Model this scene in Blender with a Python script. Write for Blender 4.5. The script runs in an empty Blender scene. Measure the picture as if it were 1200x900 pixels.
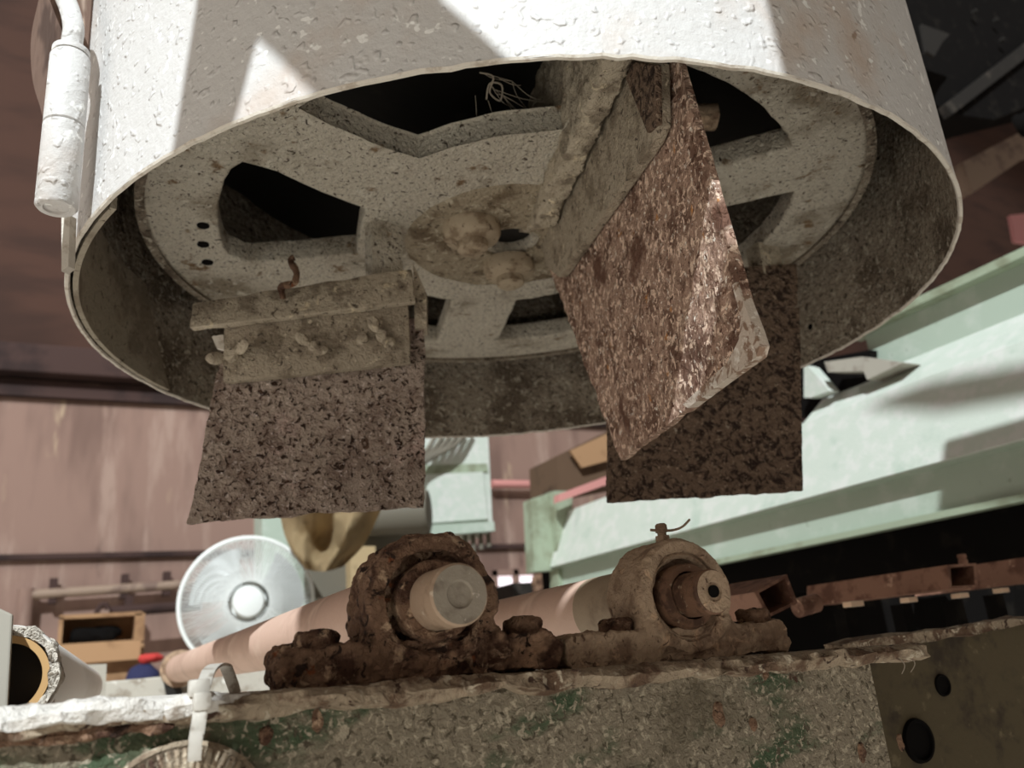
import bpy, bmesh, math, random
from mathutils import Vector, Matrix, noise, Quaternion

S = bpy.context.scene
COL = S.collection
random.seed(7)

# ------------------------------------------------------------------ camera
PIT, ROL, YAW, FPX = 0.316036, -0.0898740, 0.4930596, 980.0
FWD = Vector((math.sin(YAW)*math.cos(PIT), math.cos(YAW)*math.cos(PIT), math.sin(PIT)))
_r0 = Vector((math.cos(YAW), -math.sin(YAW), 0.0))
_u0 = _r0.cross(FWD)
RGT = _r0*math.cos(ROL) + _u0*math.sin(ROL)
UPV = -_r0*math.sin(ROL) + _u0*math.cos(ROL)
cd = bpy.data.cameras.new('camera')
cam = bpy.data.objects.new('camera', cd)
COL.objects.link(cam)
cam.matrix_world = Matrix(((RGT.x, UPV.x, -FWD.x, 0), (RGT.y, UPV.y, -FWD.y, 0), (RGT.z, UPV.z, -FWD.z, 0), (0, 0, 0, 1)))
cd.sensor_fit = 'HORIZONTAL'; cd.sensor_width = 36.0
cd.lens = FPX/1200*36.0
cd.clip_start = 0.01; cd.clip_end = 60
cd.dof.use_dof = True; cd.dof.focus_distance = 0.50; cd.dof.aperture_fstop = 10.0
S.camera = cam

# ------------------------------------------------------------------ light
w = bpy.data.worlds.new('hall_light'); S.world = w; w.use_nodes = True
bg = w.node_tree.nodes['Background']
bg.inputs[0].default_value = (1.0, 0.84, 0.73, 1); bg.inputs[1].default_value = 0.25
SUN = Vector((-.42, -.60, .68)).normalized()
LAMP = Vector((.35, .5, .25)) + SUN*9.0
ld = bpy.data.lights.new('work_light', 'SPOT'); ld.energy = 7200; ld.spot_size = math.radians(75); ld.spot_blend = .15
ld.shadow_soft_size = .03; ld.color = (.88, .96, 1.0)
lo = bpy.data.objects.new('work_light', ld); COL.objects.link(lo)
lo.location = LAMP; lo.rotation_euler = (-SUN).to_track_quat('-Z', 'Y').to_euler()
ad = bpy.data.lights.new('wall_fill', 'AREA'); ad.shape = 'RECTANGLE'; ad.size = 4; ad.size_y = .6; ad.energy = 30; ad.color = (1, .93, .88)  # added fill that brightens the back wall, no fixture is modelled
ao = bpy.data.objects.new('wall_fill', ad); COL.objects.link(ao)
ao.location = (.6, 2.3, 2.6); ao.rotation_euler = (math.radians(35), 0, 0)

dd = bpy.data.lights.new('left_fill', 'AREA'); dd.shape = 'RECTANGLE'; dd.size = 2.4; dd.size_y = 2.2; dd.energy = 24; dd.color = (1, .89, .79)  # added soft side fill for the shaded parts, no door is modelled
do = bpy.data.objects.new('left_fill', dd); COL.objects.link(do)
do.location = (-3.2, -.3, .25); do.rotation_euler = (Vector((.3, .5, .1))-do.location).to_track_quat('-Z', 'Y').to_euler()

S.view_settings.view_transform = 'Standard'; S.view_settings.look = 'None'
S.view_settings.gamma = 1; S.view_settings.use_curve_mapping = False
S.view_settings.exposure = -0.22

# ------------------------------------------------------------------ helpers
def ray(px, py): return (px-600)*RGT + (450-py)*UPV + FPX*FWD
def aty(px, py, y): d = ray(px, py); return d*(y/d.y)
def atz(px, py, z): d = ray(px, py); return d*(z/d.z)
def atx(px, py, x): d = ray(px, py); return d*(x/d.x)
def atp(px, py, p, n): d = ray(px, py); return d*(p.dot(n)/d.dot(n))
def lin(c): return tuple(((v/255)/12.92 if v/255 <= .04045 else ((v/255+.055)/1.055)**2.4) for v in c)

def M(name, base, layers=(), rough=.85, metal=0.0, bump=(), spec=.25, emit=None, bdist=.002):
    m = bpy.data.materials.new(name); m.use_nodes = True
    nt = m.node_tree; N = nt.nodes; L = nt.links
    b = N['Principled BSDF']
    b.inputs['Roughness'].default_value = rough; b.inputs['Metallic'].default_value = metal
    b.inputs['Specular IOR Level'].default_value = spec
    tc = N.new('ShaderNodeTexCoord').outputs['Object']
    def tex(kind, scale, detail, stretch=None):
        v = tc
        if stretch:
            mp = N.new('ShaderNodeMapping'); mp.inputs['Scale'].default_value = stretch
            L.new(v, mp.inputs[0]); v = mp.outputs[0]
        if kind == 'v':
            t = N.new('ShaderNodeTexVoronoi'); t.inputs['Scale'].default_value = scale
            L.new(v, t.inputs['Vector'])
            inv = N.new('ShaderNodeMath'); inv.operation = 'SUBTRACT'; inv.inputs[0].default_value = 1
            L.new(t.outputs['Distance'], inv.inputs[1]); return inv.outputs[0]
        t = N.new('ShaderNodeTexNoise'); t.inputs['Scale'].default_value = scale
        t.inputs['Detail'].default_value = detail; t.inputs['Roughness'].default_value = .62
        if kind == 'd': t.inputs['Distortion'].default_value = .7
        L.new(v, t.inputs['Vector']); return t.outputs[0]
    col = None
    for ly in layers:
        color, kind, scale, detail, lo_, hi_ = ly[:6]
        st = ly[6] if len(ly) > 6 else None
        mr = N.new('ShaderNodeMapRange'); mr.interpolation_type = 'SMOOTHSTEP'
        mr.inputs[1].default_value = lo_; mr.inputs[2].default_value = hi_
        L.new(tex(kind, scale, detail, st), mr.inputs[0])
        mx = N.new('ShaderNodeMix'); mx.data_type = 'RGBA'
        L.new(mr.outputs[0], mx.inputs[0])
        if col is None: mx.inputs[6].default_value = (*lin(base), 1)
        else: L.new(col, mx.inputs[6])
        mx.inputs[7].default_value = (*lin(color), 1)
        col = mx.outputs[2]
    if col is None: b.inputs['Base Color'].default_value = (*lin(base), 1)
    else: L.new(col, b.inputs['Base Color'])
    h = None
    for bp in bump:
        kind, scale, detail, k = bp[:4]
        t = tex('n' if kind == 't' else kind, scale, detail, bp[4] if len(bp) > 4 and kind != 't' else None)
        if kind == 't':
            mr = N.new('ShaderNodeMapRange'); mr.interpolation_type = 'SMOOTHSTEP'
            mr.inputs[1].default_value, mr.inputs[2].default_value = bp[4]
            L.new(t, mr.inputs[0]); t = mr.outputs[0]
        mu = N.new('ShaderNodeMath'); mu.operation = 'MULTIPLY'; mu.inputs[1].default_value = k
        L.new(t, mu.inputs[0])
        if h is None: h = mu.outputs[0]
        else:
            a = N.new('ShaderNodeMath'); L.new(h, a.inputs[0]); L.new(mu.outputs[0], a.inputs[1]); h = a.outputs[0]
    if h is not None:
        bn = N.new('ShaderNodeBump'); bn.inputs['Distance'].default_value = bdist; bn.inputs['Strength'].default_value = 1
        L.new(h, bn.inputs['Height']); L.new(bn.outputs[0], b.inputs['Normal'])
    if emit:
        b.inputs['Emission Color'].default_value = (*lin(emit[0]), 1); b.inputs['Emission Strength'].default_value = emit[1]
    return m

ORG = {}
def link(name, me, m, parent=None, smooth=False, kind=None, label=None):
    if m is not None and not me.materials: me.materials.append(m)
    o = bpy.data.objects.new(name, me); COL.objects.link(o)
    org = ORG[parent] if parent else Vector((0, 0, 0))
    if not parent:
        n = len(me.vertices)
        org = Vector((0, 0, 0))
        for v in me.vertices: org += v.co
        org /= max(n, 1)
        org.z = min(v.co.z for v in me.vertices)
        o.location = org
    else: o.parent = parent
    me.transform(Matrix.Translation(-org)); ORG[o] = org
    if smooth:
        for p in me.polygons: p.use_smooth = True
        try: me.set_sharp_from_angle(angle=math.radians(38))
        except Exception: pass
    if kind: o['kind'] = kind
    if label: o['label'] = label
    return o
def obj(name, bm, m, parent=None, smooth=False, kind=None, label=None):
    bmesh.ops.recalc_face_normals(bm, faces=bm.faces)
    me = bpy.data.meshes.new(name); bm.to_mesh(me); bm.free()
    return link(name, me, m, parent, smooth, kind, label)
def thing(name, loc, label, cat, group=None):
    o = bpy.data.objects.new(name, None); COL.objects.link(o); o.empty_display_size = .05
    o.location = loc; ORG[o] = Vector(loc); o['label'] = label; o['category'] = cat
    if group: o['group'] = group
    return o
def tag(o, label, cat, group=None):
    o['label'] = label; o['category'] = cat
    if group: o['group'] = group
    return o
def copy_part(o, parent, delta):
    c = o.copy(); COL.objects.link(c); c.parent = parent; c.location = o.location + delta; ORG[c] = ORG[o]
    return c

def B(): return bmesh.new()
def prism(bm, pts, ext):
    ext = Vector(ext); pts = [Vector(p) for p in pts]
    a = [bm.verts.new(p) for p in pts]; b = [bm.verts.new(p+ext) for p in pts]
    bm.faces.new(a); bm.faces.new(b[::-1]); n = len(a)
    for i in range(n): bm.faces.new((a[i], b[i], b[(i+1) % n], a[(i+1) % n]))
def box(bm, c, s, rot=None):
    c = Vector(c); q = rot or Matrix.Identity(3)
    vs = [bm.verts.new(c + q @ Vector((x*s[0]/2, y*s[1]/2, z*s[2]/2))) for x in (-1, 1) for y in (-1, 1) for z in (-1, 1)]
    for f in ((0, 1, 3, 2), (4, 6, 7, 5), (0, 4, 5, 1), (2, 3, 7, 6), (0, 2, 6, 4), (1, 5, 7, 3)):
        bm.faces.new([vs[i] for i in f])
def frame_of(d):
    d = Vector(d).normalized(); u = d.orthogonal().normalized(); return u, d.cross(u)
def lathe(bm, p0, axis, prof, n=48, closed=False):
    """prof: list of (distance along axis, radius)"""
    ax = Vector(axis).normalized(); u, v = frame_of(ax); p0 = Vector(p0); rings = []
    for t, r in prof:
        if r < 1e-7: rings.append([bm.verts.new(p0+ax*t)])
        else: rings.append([bm.verts.new(p0+ax*t+(u*math.cos(a)+v*math.sin(a))*r) for a in (2*math.pi*i/n for i in range(n))])
    pairs = list(zip(rings, rings[1:])) + ([(rings[-1], rings[0])] if closed else [])
    for A, Bq in pairs:
        for i in range(n):
            j = (i+1) % n
            if len(A) == 1 and len(Bq) == 1: continue
            if len(A) == 1: bm.faces.new((A[0], Bq[i], Bq[j]))
            elif len(Bq) == 1: bm.faces.new((A[i], Bq[0], A[j]))
            else: bm.faces.new((A[i], Bq[i], Bq[j], A[j]))
def cyl(bm, p0, p1, r0, r1=None, n=24):
    p0, p1 = Vector(p0), Vector(p1); L_ = (p1-p0).length; r1 = r0 if r1 is None else r1
    lathe(bm, p0, p1-p0, [(0, 0), (0, r0), (L_, r1), (L_, 0)], n)
def tube(bm, pts, r, n=8):
    pts = [Vector(p) for p in pts]; rings = []
    d0 = (pts[1]-pts[0]).normalized(); u = d0.orthogonal().normalized()
    for i, p in enumerate(pts):
        d = (pts[min(i+1, len(pts)-1)]-pts[max(i-1, 0)]).normalized()
        u = (u - d*u.dot(d)).normalized(); v = d.cross(u)
        rr = r[i] if isinstance(r, (list, tuple)) else r
        rings.append([bm.verts.new(p+(u*math.cos(2*math.pi*k/n)+v*math.sin(2*math.pi*k/n))*rr) for k in range(n)])
    for A, Bq in zip(rings, rings[1:]):
        for k in range(n): bm.faces.new((A[k], A[(k+1) % n], Bq[(k+1) % n], Bq[k]))
    bm.faces.new(rings[0][::-1]); bm.faces.new(rings[-1])
def spline(pts, k=6):
    pts = [Vector(p) for p in pts]; out = []
    for i in range(len(pts)-1):
        a = pts[max(i-1, 0)]; b = pts[i]; c = pts[i+1]; d = pts[min(i+2, len(pts)-1)]
        for j in range(k):
            t = j/k
            out.append(.5*((2*b)+(c-a)*t+(2*a-5*b+4*c-d)*t*t+(3*b-a-3*c+d)*t**3))
    return out+[pts[-1]]
def fnoise(p, f, o=3):
    return noise.fractal(Vector(p)*f, .8, 2.0, o, noise_basis='PERLIN_ORIGINAL')
def rough_up(bm, amp, f, seed=0, only=None, octv=4):
    bm.normal_update(); off = Vector((seed*3.1, seed*1.7, seed*.9))
    mv = []
    for v in bm.verts:
        if only and not only(v.co): continue
        mv.append((v, v.normal.copy()*amp*fnoise(v.co+off, f, octv)))
    for v, d in mv: v.co += d
def voxel(bm, size, name):
    """union of the closed shells in bm, as an even quad skin"""
    bmesh.ops.recalc_face_normals(bm, faces=bm.faces)
    me = bpy.data.meshes.new('tmp'); bm.to_mesh(me); bm.free()
    o = bpy.data.objects.new('tmp', me); COL.objects.link(o)
    md = o.modifiers.new('r', 'REMESH'); md.mode = 'VOXEL'; md.voxel_size = size
    dg = bpy.context.evaluated_depsgraph_get(); dg.update()
    m2 = bpy.data.meshes.new_from_object(o.evaluated_get(dg))
    bpy.data.objects.remove(o); bpy.data.meshes.remove(me)
    b2 = B(); b2.from_mesh(m2); bpy.data.meshes.remove(m2)
    return b2
def bevel(bm, w, seg=2, ang=30):
    bm.normal_update()
    es = [e for e in bm.edges if len(e.link_faces) == 2 and e.calc_face_angle(0) > math.radians(ang)]
    bmesh.ops.bevel(bm, geom=es, offset=w, segments=seg, affect='EDGES', profile=.6)
def gridplate(bm, P00, P10, P11, P01, nx, ny, ext):
    """a four cornered plate with a fine grid on its face and back"""
    ext = Vector(ext); C4 = [Vector(p) for p in (P00, P10, P11, P01)]
    def q(i, j):
        s, t = i/nx, j/ny
        return C4[0]*(1-s)*(1-t)+C4[1]*s*(1-t)+C4[2]*s*t+C4[3]*(1-s)*t
    F_ = [[bm.verts.new(q(i, j)) for j in range(ny+1)] for i in range(nx+1)]
    K_ = [[bm.verts.new(q(i, j)+ext) for j in range(ny+1)] for i in range(nx+1)]
    for i in range(nx):
        for j in range(ny):
            bm.faces.new((F_[i][j], F_[i+1][j], F_[i+1][j+1], F_[i][j+1]))
            bm.faces.new((K_[i][j], K_[i][j+1], K_[i+1][j+1], K_[i+1][j]))
    for i in range(nx):
        for j in (0, ny): bm.faces.new((F_[i][j], K_[i][j], K_[i+1][j], F_[i+1][j]))
    for j in range(ny):
        for i in (0, nx): bm.faces.new((F_[i][j], F_[i][j+1], K_[i][j+1], K_[i][j]))
def pprism(pxs, Y, depth, bm=None):
    bm = bm or B(); prism(bm, [aty(x, y, Y) for x, y in pxs], (0, depth, 0)); return bm

# ------------------------------------------------------------------ materials
HUB = Vector((.368, .662, 0))
m_paint = M('white_drum_paint', (196, 193, 190), [((186, 170, 158), 'n', 9, 4, .5, .75), ((150, 128, 112), 'n', 50, 4, .69, .75), ((228, 226, 222), 'n', 90, 2, .63, .68)], rough=.55, bump=[('n', 170, 3, .35), ('t', 130, 1, .38, (.58, .76)), ('t', 60, 1, -.12, (.64, .80)), ('n', 30, 2, .5)], bdist=.0025)
m_inner = M('crusted_drum_lining', (166, 153, 136), [((118, 104, 89), 'n', 14, 4, .46, .62), ((200, 190, 172), 'd', 110, 3, .54, .64), ((84, 72, 61), 'd', 190, 3, .56, .65)], bump=[('d', 170, 4, 1.8), ('n', 60, 4, 1.0)], bdist=.006)
m_rim = M('worn_rim_edge', (206, 198, 186), [((176, 164, 150), 'n', 90, 4, .5, .66)], rough=.7, bump=[('n', 200, 3, .4)])
m_wheel = M('dusty_rotor_casting', (214, 205, 188), [((156, 143, 124), 'n', 9, 5, .50, .66), ((138, 112, 84), 'n', 30, 5, .59, .68), ((222, 214, 198), 'd', 70, 4, .56, .66), ((92, 78, 64), 'd', 260, 5, .585, .64), ((80, 68, 56), 'd', 110, 6, .635, .67)], bump=[('d', 240, 5, 1.6), ('n', 50, 4, .8)], bdist=.004)
m_bar = M('dusty_clamp_steel', (186, 173, 153), [((142, 129, 112), 'n', 45, 4, .48, .62), ((222, 207, 178), 'd', 60, 4, .58, .70), ((92, 80, 68), 'd', 190, 3, .6, .66)], bump=[('d', 220, 4, 1.2), ('n', 70, 3, .6)], bdist=.003)
m_bl1 = M('pitted_grey_brown_rust', (200, 180, 164), [((164, 142, 128), 'n', 30, 4, .46, .62), ((222, 194, 182), 'n', 16, 4, .54, .68), ((66, 46, 36), 'd', 190, 5, .57, .60), ((96, 72, 58), 'd', 90, 5, .62, .65), ((104, 78, 64), 'n', 240, 3, .61, .66), ((244, 228, 218), 'd', 260, 4, .60, .66)], bump=[('d', 190, 5, 2.4), ('n', 380, 3, .5)], bdist=.006)
m_bl2 = M('dark_mottled_rust', (136, 113, 95), [((62, 46, 38), 'd', 130, 6, .46, .60), ((178, 156, 134), 'd', 240, 4, .60, .66), ((200, 186, 166), 'n', 90, 5, .66, .71)], bump=[('d', 190, 5, 2.0)], bdist=.005)
m_bl3 = M('flaking_brown_rust', (170, 140, 122), [((116, 88, 74), 'n', 45, 5, .47, .6), ((232, 204, 182), 'd', 170, 5, .525, .59), ((98, 68, 55), 'd', 240, 4, .58, .63), ((196, 138, 86), 'n', 60, 4, .65, .73), ((242, 230, 216), 'n', 220, 4, .62, .67), ((108, 78, 64), 'n', 16, 4, .57, .68)], rough=.8, spec=.2, bump=[('d', 150, 5, 1.5)], bdist=.004)
m_bare = M('bare_worn_steel', (196, 182, 168), [((140, 114, 96), 'd', 120, 5, .48, .58), ((222, 214, 204), 'n', 160, 4, .56, .64)], rough=.6, metal=.1, bump=[('n', 150, 4, .6)])
m_rustc = M('heavy_rust_crust', (136, 106, 85), [((84, 58, 45), 'n', 45, 5, .48, .6), ((196, 166, 138), 'd', 80, 5, .56, .66), ((188, 152, 124), 'n', 26, 4, .58, .70), ((56, 40, 32), 'd', 130, 4, .57, .64), ((150, 88, 56), 'n', 70, 4, .64, .72)], bump=[('d', 220, 5, 1.6), ('n', 110, 5, 1.2)], bdist=.004)
m_rustd = M('dust_coated_casting', (172, 148, 124), [((134, 110, 90), 'n', 45, 4, .46, .62), ((198, 166, 136), 'd', 80, 4, .56, .7), ((98, 75, 59), 'd', 170, 4, .6, .68)], bump=[('d', 200, 5, 1.2), ('n', 80, 4, .8)], bdist=.003)
m_shaft = M('dusty_turned_steel', (172, 148, 126), [((140, 118, 98), 'n', 60, 4, .5, .68), ((196, 178, 158), 'n', 150, 3, .6, .72)], rough=.6, bump=[('n', 240, 3, .25)])
m_shend = M('turned_shaft_face', (150, 140, 126), [((118, 106, 94), 'n', 60, 3, .48, .66), ((184, 172, 158), 'n', 260, 3, .62, .7)], rough=.5, metal=.1, bump=[('n', 300, 3, .3)])
m_hubd = M('brown_dusted_hub', (168, 154, 132), [((120, 104, 84), 'n', 26, 5, .46, .62), ((196, 184, 162), 'd', 120, 4, .57, .66), ((86, 72, 58), 'd', 190, 4, .58, .65)], bump=[('d', 170, 5, 1.4), ('n', 60, 4, .8)], bdist=.004)
m_boltd = M('dusty_bolt_head', (172, 156, 134), [((132, 114, 94), 'n', 50, 4, .48, .64), ((92, 76, 60), 'd', 200, 4, .60, .66)], bump=[('n', 120, 3, .5)])
m_clamp = M('dusty_clamp_plate_shaded', (168, 155, 136), [((134, 121, 104), 'n', 45, 4, .48, .62), ((206, 192, 168), 'd', 120, 4, .61, .68), ((88, 77, 66), 'd', 200, 3, .6, .66)], bump=[('d', 240, 4, 1.2), ('n', 70, 3, .6)], bdist=.003)  # bar steel darkened in colour to paint the shading of the clamp plates
m_liner = M('grey_brown_liner_sheet', (150, 140, 124), [((122, 110, 95), 'n', 16, 4, .47, .62), ((92, 80, 68), 'd', 120, 4, .60, .66)], bump=[('d', 140, 4, .8)], bdist=.003)
m_shaft2 = M('brown_rusted_shaft', (110, 82, 64), [((76, 54, 42), 'n', 80, 4, .48, .62), ((140, 120, 100), 'n', 220, 3, .62, .7)], rough=.7, bump=[('n', 240, 4, .5)])
m_roll = M('tan_dusted_roller', (206, 174, 156), [((192, 160, 142), 'n', 12, 4, .46, .64), ((216, 188, 170), 'n', 26, 3, .56, .72)], rough=.55, bump=[('n', 160, 3, .2)], spec=.35)
m_roll2 = M('grey_dusted_roller', (160, 142, 120), [((138, 120, 100), 'n', 30, 4, .46, .64)], rough=.6, bump=[('n', 160, 3, .25)])
m_beam = M('green_painted_beam_in_dust', (142, 131, 113), [((74, 90, 66), 'n', 8, 5, .49, .58, (1, 1, 2.4)), ((182, 170, 149), 'd', 260, 5, .53, .61), ((92, 83, 68), 'd', 210, 4, .56, .63), ((104, 94, 77), 'n', 6, 3, .52, .66), ((82, 58, 46), 'n', 24, 4, .67, .70)], bump=[('d', 240, 5, 1.4), ('n', 50, 3, .5)], bdist=.003)
m_crust = M('dust_and_rust_crust', (166, 148, 126), [((108, 85, 68), 'n', 38, 5, .48, .6), ((200, 186, 164), 'd', 100, 4, .57, .66), ((74, 54, 44), 'd', 110, 4, .6, .66)], bump=[('d', 160, 5, 1.6)], bdist=.004)
m_white_crust = M('lamplit_white_dust', (206, 200, 192), [((160, 148, 136), 'n', 60, 4, .55, .68), ((80, 62, 56), 'n', 90, 4, .66, .72)], bump=[('n', 120, 5, 1.2)], bdist=.004)  # white dust, its paleness also carries the lamp light on the flange
m_dplate = M('dark_oily_plate', (82, 72, 53), [((56, 47, 37), 'n', 20, 4, .48, .66), ((106, 95, 73), 'n', 60, 4, .6, .72)], bump=[('n', 90, 4, .5)])
m_mint = M('mint_green_paint', (166, 178, 163), [((180, 188, 176), 'n', 14, 4, .5, .7), ((146, 156, 140), 'n', 40, 4, .64, .72), ((150, 120, 92), 'n', 50, 4, .74, .78)], rough=.45, bump=[('n', 120, 3, .15)], spec=.4)
m_mintw = M('whitish_mint_paint', (188, 195, 184), [((200, 201, 194), 'n', 30, 5, .45, .65), ((172, 184, 171), 'n', 12, 4, .55, .74)], rough=.55, bump=[('n', 260, 3, .4)], spec=.3)  # whiter variant of the mint paint
m_mintd = M('faded_olive_green_paint', (150, 160, 138), [((126, 130, 108), 'n', 10, 4, .48, .66)], rough=.6)
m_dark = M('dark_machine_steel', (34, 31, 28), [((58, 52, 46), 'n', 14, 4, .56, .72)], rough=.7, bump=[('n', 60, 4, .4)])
m_black = M('black_parts_and_shade', (18, 16, 15), [((30, 27, 24), 'n', 20, 3, .55, .7)], rough=.9, spec=.05)  # also paints the shade inside holes and in the void below the frame
m_rtube = M('red_brown_rusted_tube', (142, 106, 88), [((104, 72, 58), 'n', 40, 5, .47, .62), ((186, 150, 128), 'n', 60, 4, .6, .7)], rough=.65, bump=[('n', 140, 4, .6)])
m_pads = M('polished_pad_ends', (226, 196, 168), rough=.35, metal=.3)
m_wall = M('stained_pink_wall', (132, 107, 96), [((108, 86, 77), 'n', 1.6, 4, .45, .65, (2.2, 1, .5)), ((148, 125, 113), 'n', 2.4, 5, .52, .66, (3.0, 1, .5)), ((162, 141, 118), 'n', 2.0, 4, .62, .70, (3.0, 1, .7)), ((92, 72, 64), 'n', 5, 4, .62, .74, (1.6, 1, .4))], rough=.85)
m_wallu = M('dark_brown_red_cladding', (66, 44, 35), [((54, 36, 29), 'n', 1.4, 3, .45, .65, (1, 1, 4))], rough=.85)
m_ledge = M('sooty_ledge_paint', (62, 45, 41), [((44, 32, 30), 'n', 3, 4, .48, .62)], rough=.85)
m_floor = M('pale_dusty_concrete', (216, 208, 196), [((204, 194, 180), 'n', 2, 4, .45, .65)], rough=.9)
m_pipe = M('dull_wall_pipe', (140, 120, 104), [((112, 92, 82), 'n', 12, 3, .5, .65)], rough=.6)
m_pinkp = M('pink_painted_pipe', (190, 132, 126), rough=.6)
m_card = M('brown_cardboard', (156, 122, 90), [((136, 104, 76), 'n', 9, 3, .5, .66)], rough=.9)
m_cardd = M('dark_cardboard', (92, 72, 56), [((70, 54, 42), 'n', 9, 3, .5, .66)], rough=.9)
m_fan = M('white_fan_plastic', (226, 228, 224), rough=.4)
m_fanb = M('grey_fan_blade_plastic', (168, 170, 168), rough=.4)
m_whiteroll = M('white_paper_roll', (234, 230, 224), [((220, 214, 206), 'n', 10, 3, .5, .66, (1, .2, 1))], rough=.7, bump=[('n', 40, 2, .2, (1, .3, 1))])
m_edge = M('frayed_paper_edge', (200, 190, 176), [((120, 108, 94), 'd', 260, 3, .52, .62)], bump=[('d', 260, 3, 1.2)], bdist=.004)
m_core = M('tan_cardboard_core', (190, 152, 104), rough=.9)
m_grey = M('grey_dusty_steel_plate', (164, 158, 146), [((140, 132, 120), 'n', 20, 4, .5, .66)], rough=.7)
m_galv = M('mottled_galvanised_sheet', (176, 170, 158), [((140, 130, 116), 'n', 30, 4, .48, .62), ((206, 202, 192), 'n', 60, 4, .58, .7)], rough=.6)
m_tarp = M('tan_canvas', (172, 150, 115), [((138, 119, 90), 'n', 10, 3, .5, .66)], rough=.9)
m_motor = M('olive_grey_motor_paint', (104, 98, 86), rough=.6)
m_glow = M('daylit_window_glass', (240, 235, 240), emit=((255, 240, 246), 1.4))
m_web = M('dusty_cobweb', (150, 140, 126), rough=1)
m_red = M('red_cloth', (186, 62, 58), rough=.9)
m_blue = M('navy_cloth', (44, 46, 76), rough=.9)
m_pinksign = M('pink_sheet', (214, 150, 150), rough=.7)
m_clip = M('dusty_strap_steel', (196, 190, 180), [((150, 138, 124), 'n', 90, 3, .52, .66)], rough=.5, metal=.2, bump=[('n', 160, 3, .3)])
m_fibre = M('brush_wiped_sheet', (104, 82, 70), [((164, 144, 128), 'n', 90, 3, .54, .62, (1, 1, .12)), ((72, 54, 45), 'n', 60, 3, .56, .66, (1, 1, .15))], bump=[('n', 90, 3, .8, (1, 1, .15))], rough=.8)

# ------------------------------------------------------------------ setting
bm = B(); box(bm, (3.5, 2.0, -1.06), (15, 8, .12)); obj('floor', bm, m_floor, kind='structure')
WY = 4.0
bm = B(); box(bm, (3.5, WY+.06, .17), (15, .12, 2.34)); obj('wall_back', bm, m_wall, kind='structure')
bm = B(); box(bm, (3.5, WY+.08, 4.4), (15, .12, 6.1)); obj('wall_back_upper', bm, m_wallu, kind='structure')
bm = B(); box(bm, (3.5, WY-.03, 1.40), (15, .16, .13)); bevel(bm, .01); obj('trim_1', bm, m_ledge, kind='structure')
bm = B(); box(bm, (3.5, WY-.01, 1.285), (15, .05, .07)); obj('trim_2', bm, m_ledge, kind='structure')
z1 = aty(100, 652, WY).z
bm = B(); box(bm, (3.5, WY-.01, z1), (15, .04, .022)); obj('trim_3', bm, m_ledge, kind='structure')

# unseen plates added between the work light and machine, cut to shape the shade
E1 = Vector((0, 0, 1)).cross(SUN).normalized(); E2 = SUN.cross(E1)
def shade_plate(pts, name='unseen_shade_plate', t=.85, th=.02):
    """pts: where the shade falls, given on the plane through the machine facing the lamp; the plate hangs t metres towards the lamp"""
    out = []
    for a, b_ in pts:
        P = E1*a + E2*b_; d = LAMP-P; out.append(P + d*(t/d.dot(SUN)))
    bm = B(); prism(bm, out, SUN*th); return obj(name, bm, m_mintd, kind='structure')

# ------------------------------------------------------------------ drum_guard
drum = thing('drum_guard', (HUB.x, HUB.y, .30), 'large white painted steel drum open underneath with crusted brown lining', 'drum')
R0, R1, ZB, ZT = .390, .3872, .300, .60
NA = 300
bm = B()
zs = [0, .0015, .004, .01, .02, .035, .055, .08, .11, .15, .2, .24, .27, .3]
for (rad, nm) in ((R0, 'o'),):
    pass
outer = []
for k in range(NA):
    a = 2*math.pi*k/NA; ca, sa = math.cos(a), math.sin(a)
    e = .0012*fnoise((ca*3, sa*3, 0), 9, 3)
    outer.append([bm.verts.new((HUB.x+ca*(R0+.0006*fnoise((ca, sa, z), 14)), HUB.y+sa*(R0+.0006*fnoise((ca, sa, z), 14)), ZB+z+(e if z < .012 else 0))) for z in zs])
for k in range(NA):
    A, C = outer[k], outer[(k+1) % NA]
    for i in range(len(zs)-1): bm.faces.new((A[i], C[i], C[i+1], A[i+1]))
shell = obj('shell', bm, m_paint, drum, True)
bm = B(); inner = []
zi = [0, .004, .01, .02, .03, .04, .05, .06, .07, .08, .09, .1, .13, .18, .24, .3]
for k in range(NA):
    a = 2*math.pi*k/NA; ca, sa = math.cos(a), math.sin(a)
    e = .0012*fnoise((ca*3, sa*3, 0), 9, 3)
    inner.append([bm.verts.new((HUB.x+ca*(R1-.002*abs(fnoise((ca, sa, z), 22, 4))*(z > .002)), HUB.y+sa*(R1-.002*abs(fnoise((ca, sa, z), 22, 4))*(z > .002)), ZB+z+(e if z < .012 else 0))) for z in zi])
for k in range(NA):
    A, C = inner[k], inner[(k+1) % NA]
    for i in range(len(zi)-1): bm.faces.new((A[i], A[i+1], C[i+1], C[i]))
obj('lining', bm, m_inner, drum, True, label='crusted brown grey inner lining')
bm = B(); ringv = []
for k in range(NA):
    a = 2*math.pi*k/NA; ca, sa = math.cos(a), math.sin(a)
    e = .0012*fnoise((ca*3, sa*3, 0), 9, 3)
    ringv.append([bm.verts.new((HUB.x+ca*r, HUB.y+sa*r, ZB+e+dz)) for r, dz in ((R0+.0004, .001), (R0-.0002, -.0006), (R1+.0004, -.0006), (R1-.0006, .001))])
for k in range(NA):
    A, C = ringv[k], ringv[(k+1) % NA]
    for i in range(3): bm.faces.new((A[i], A[i+1], C[i+1], C[i]))
obj('rim', bm, m_rim, drum, True, label='worn pale bottom edge')
bm = B(); lathe(bm, (HUB.x, HUB.y, ZT), (0, 0, 1), [(0, 0), (0, R0+.004), (.02, R0+.004), (.02, 0)], 96); obj('top_cover', bm, m_dark, drum)
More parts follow.
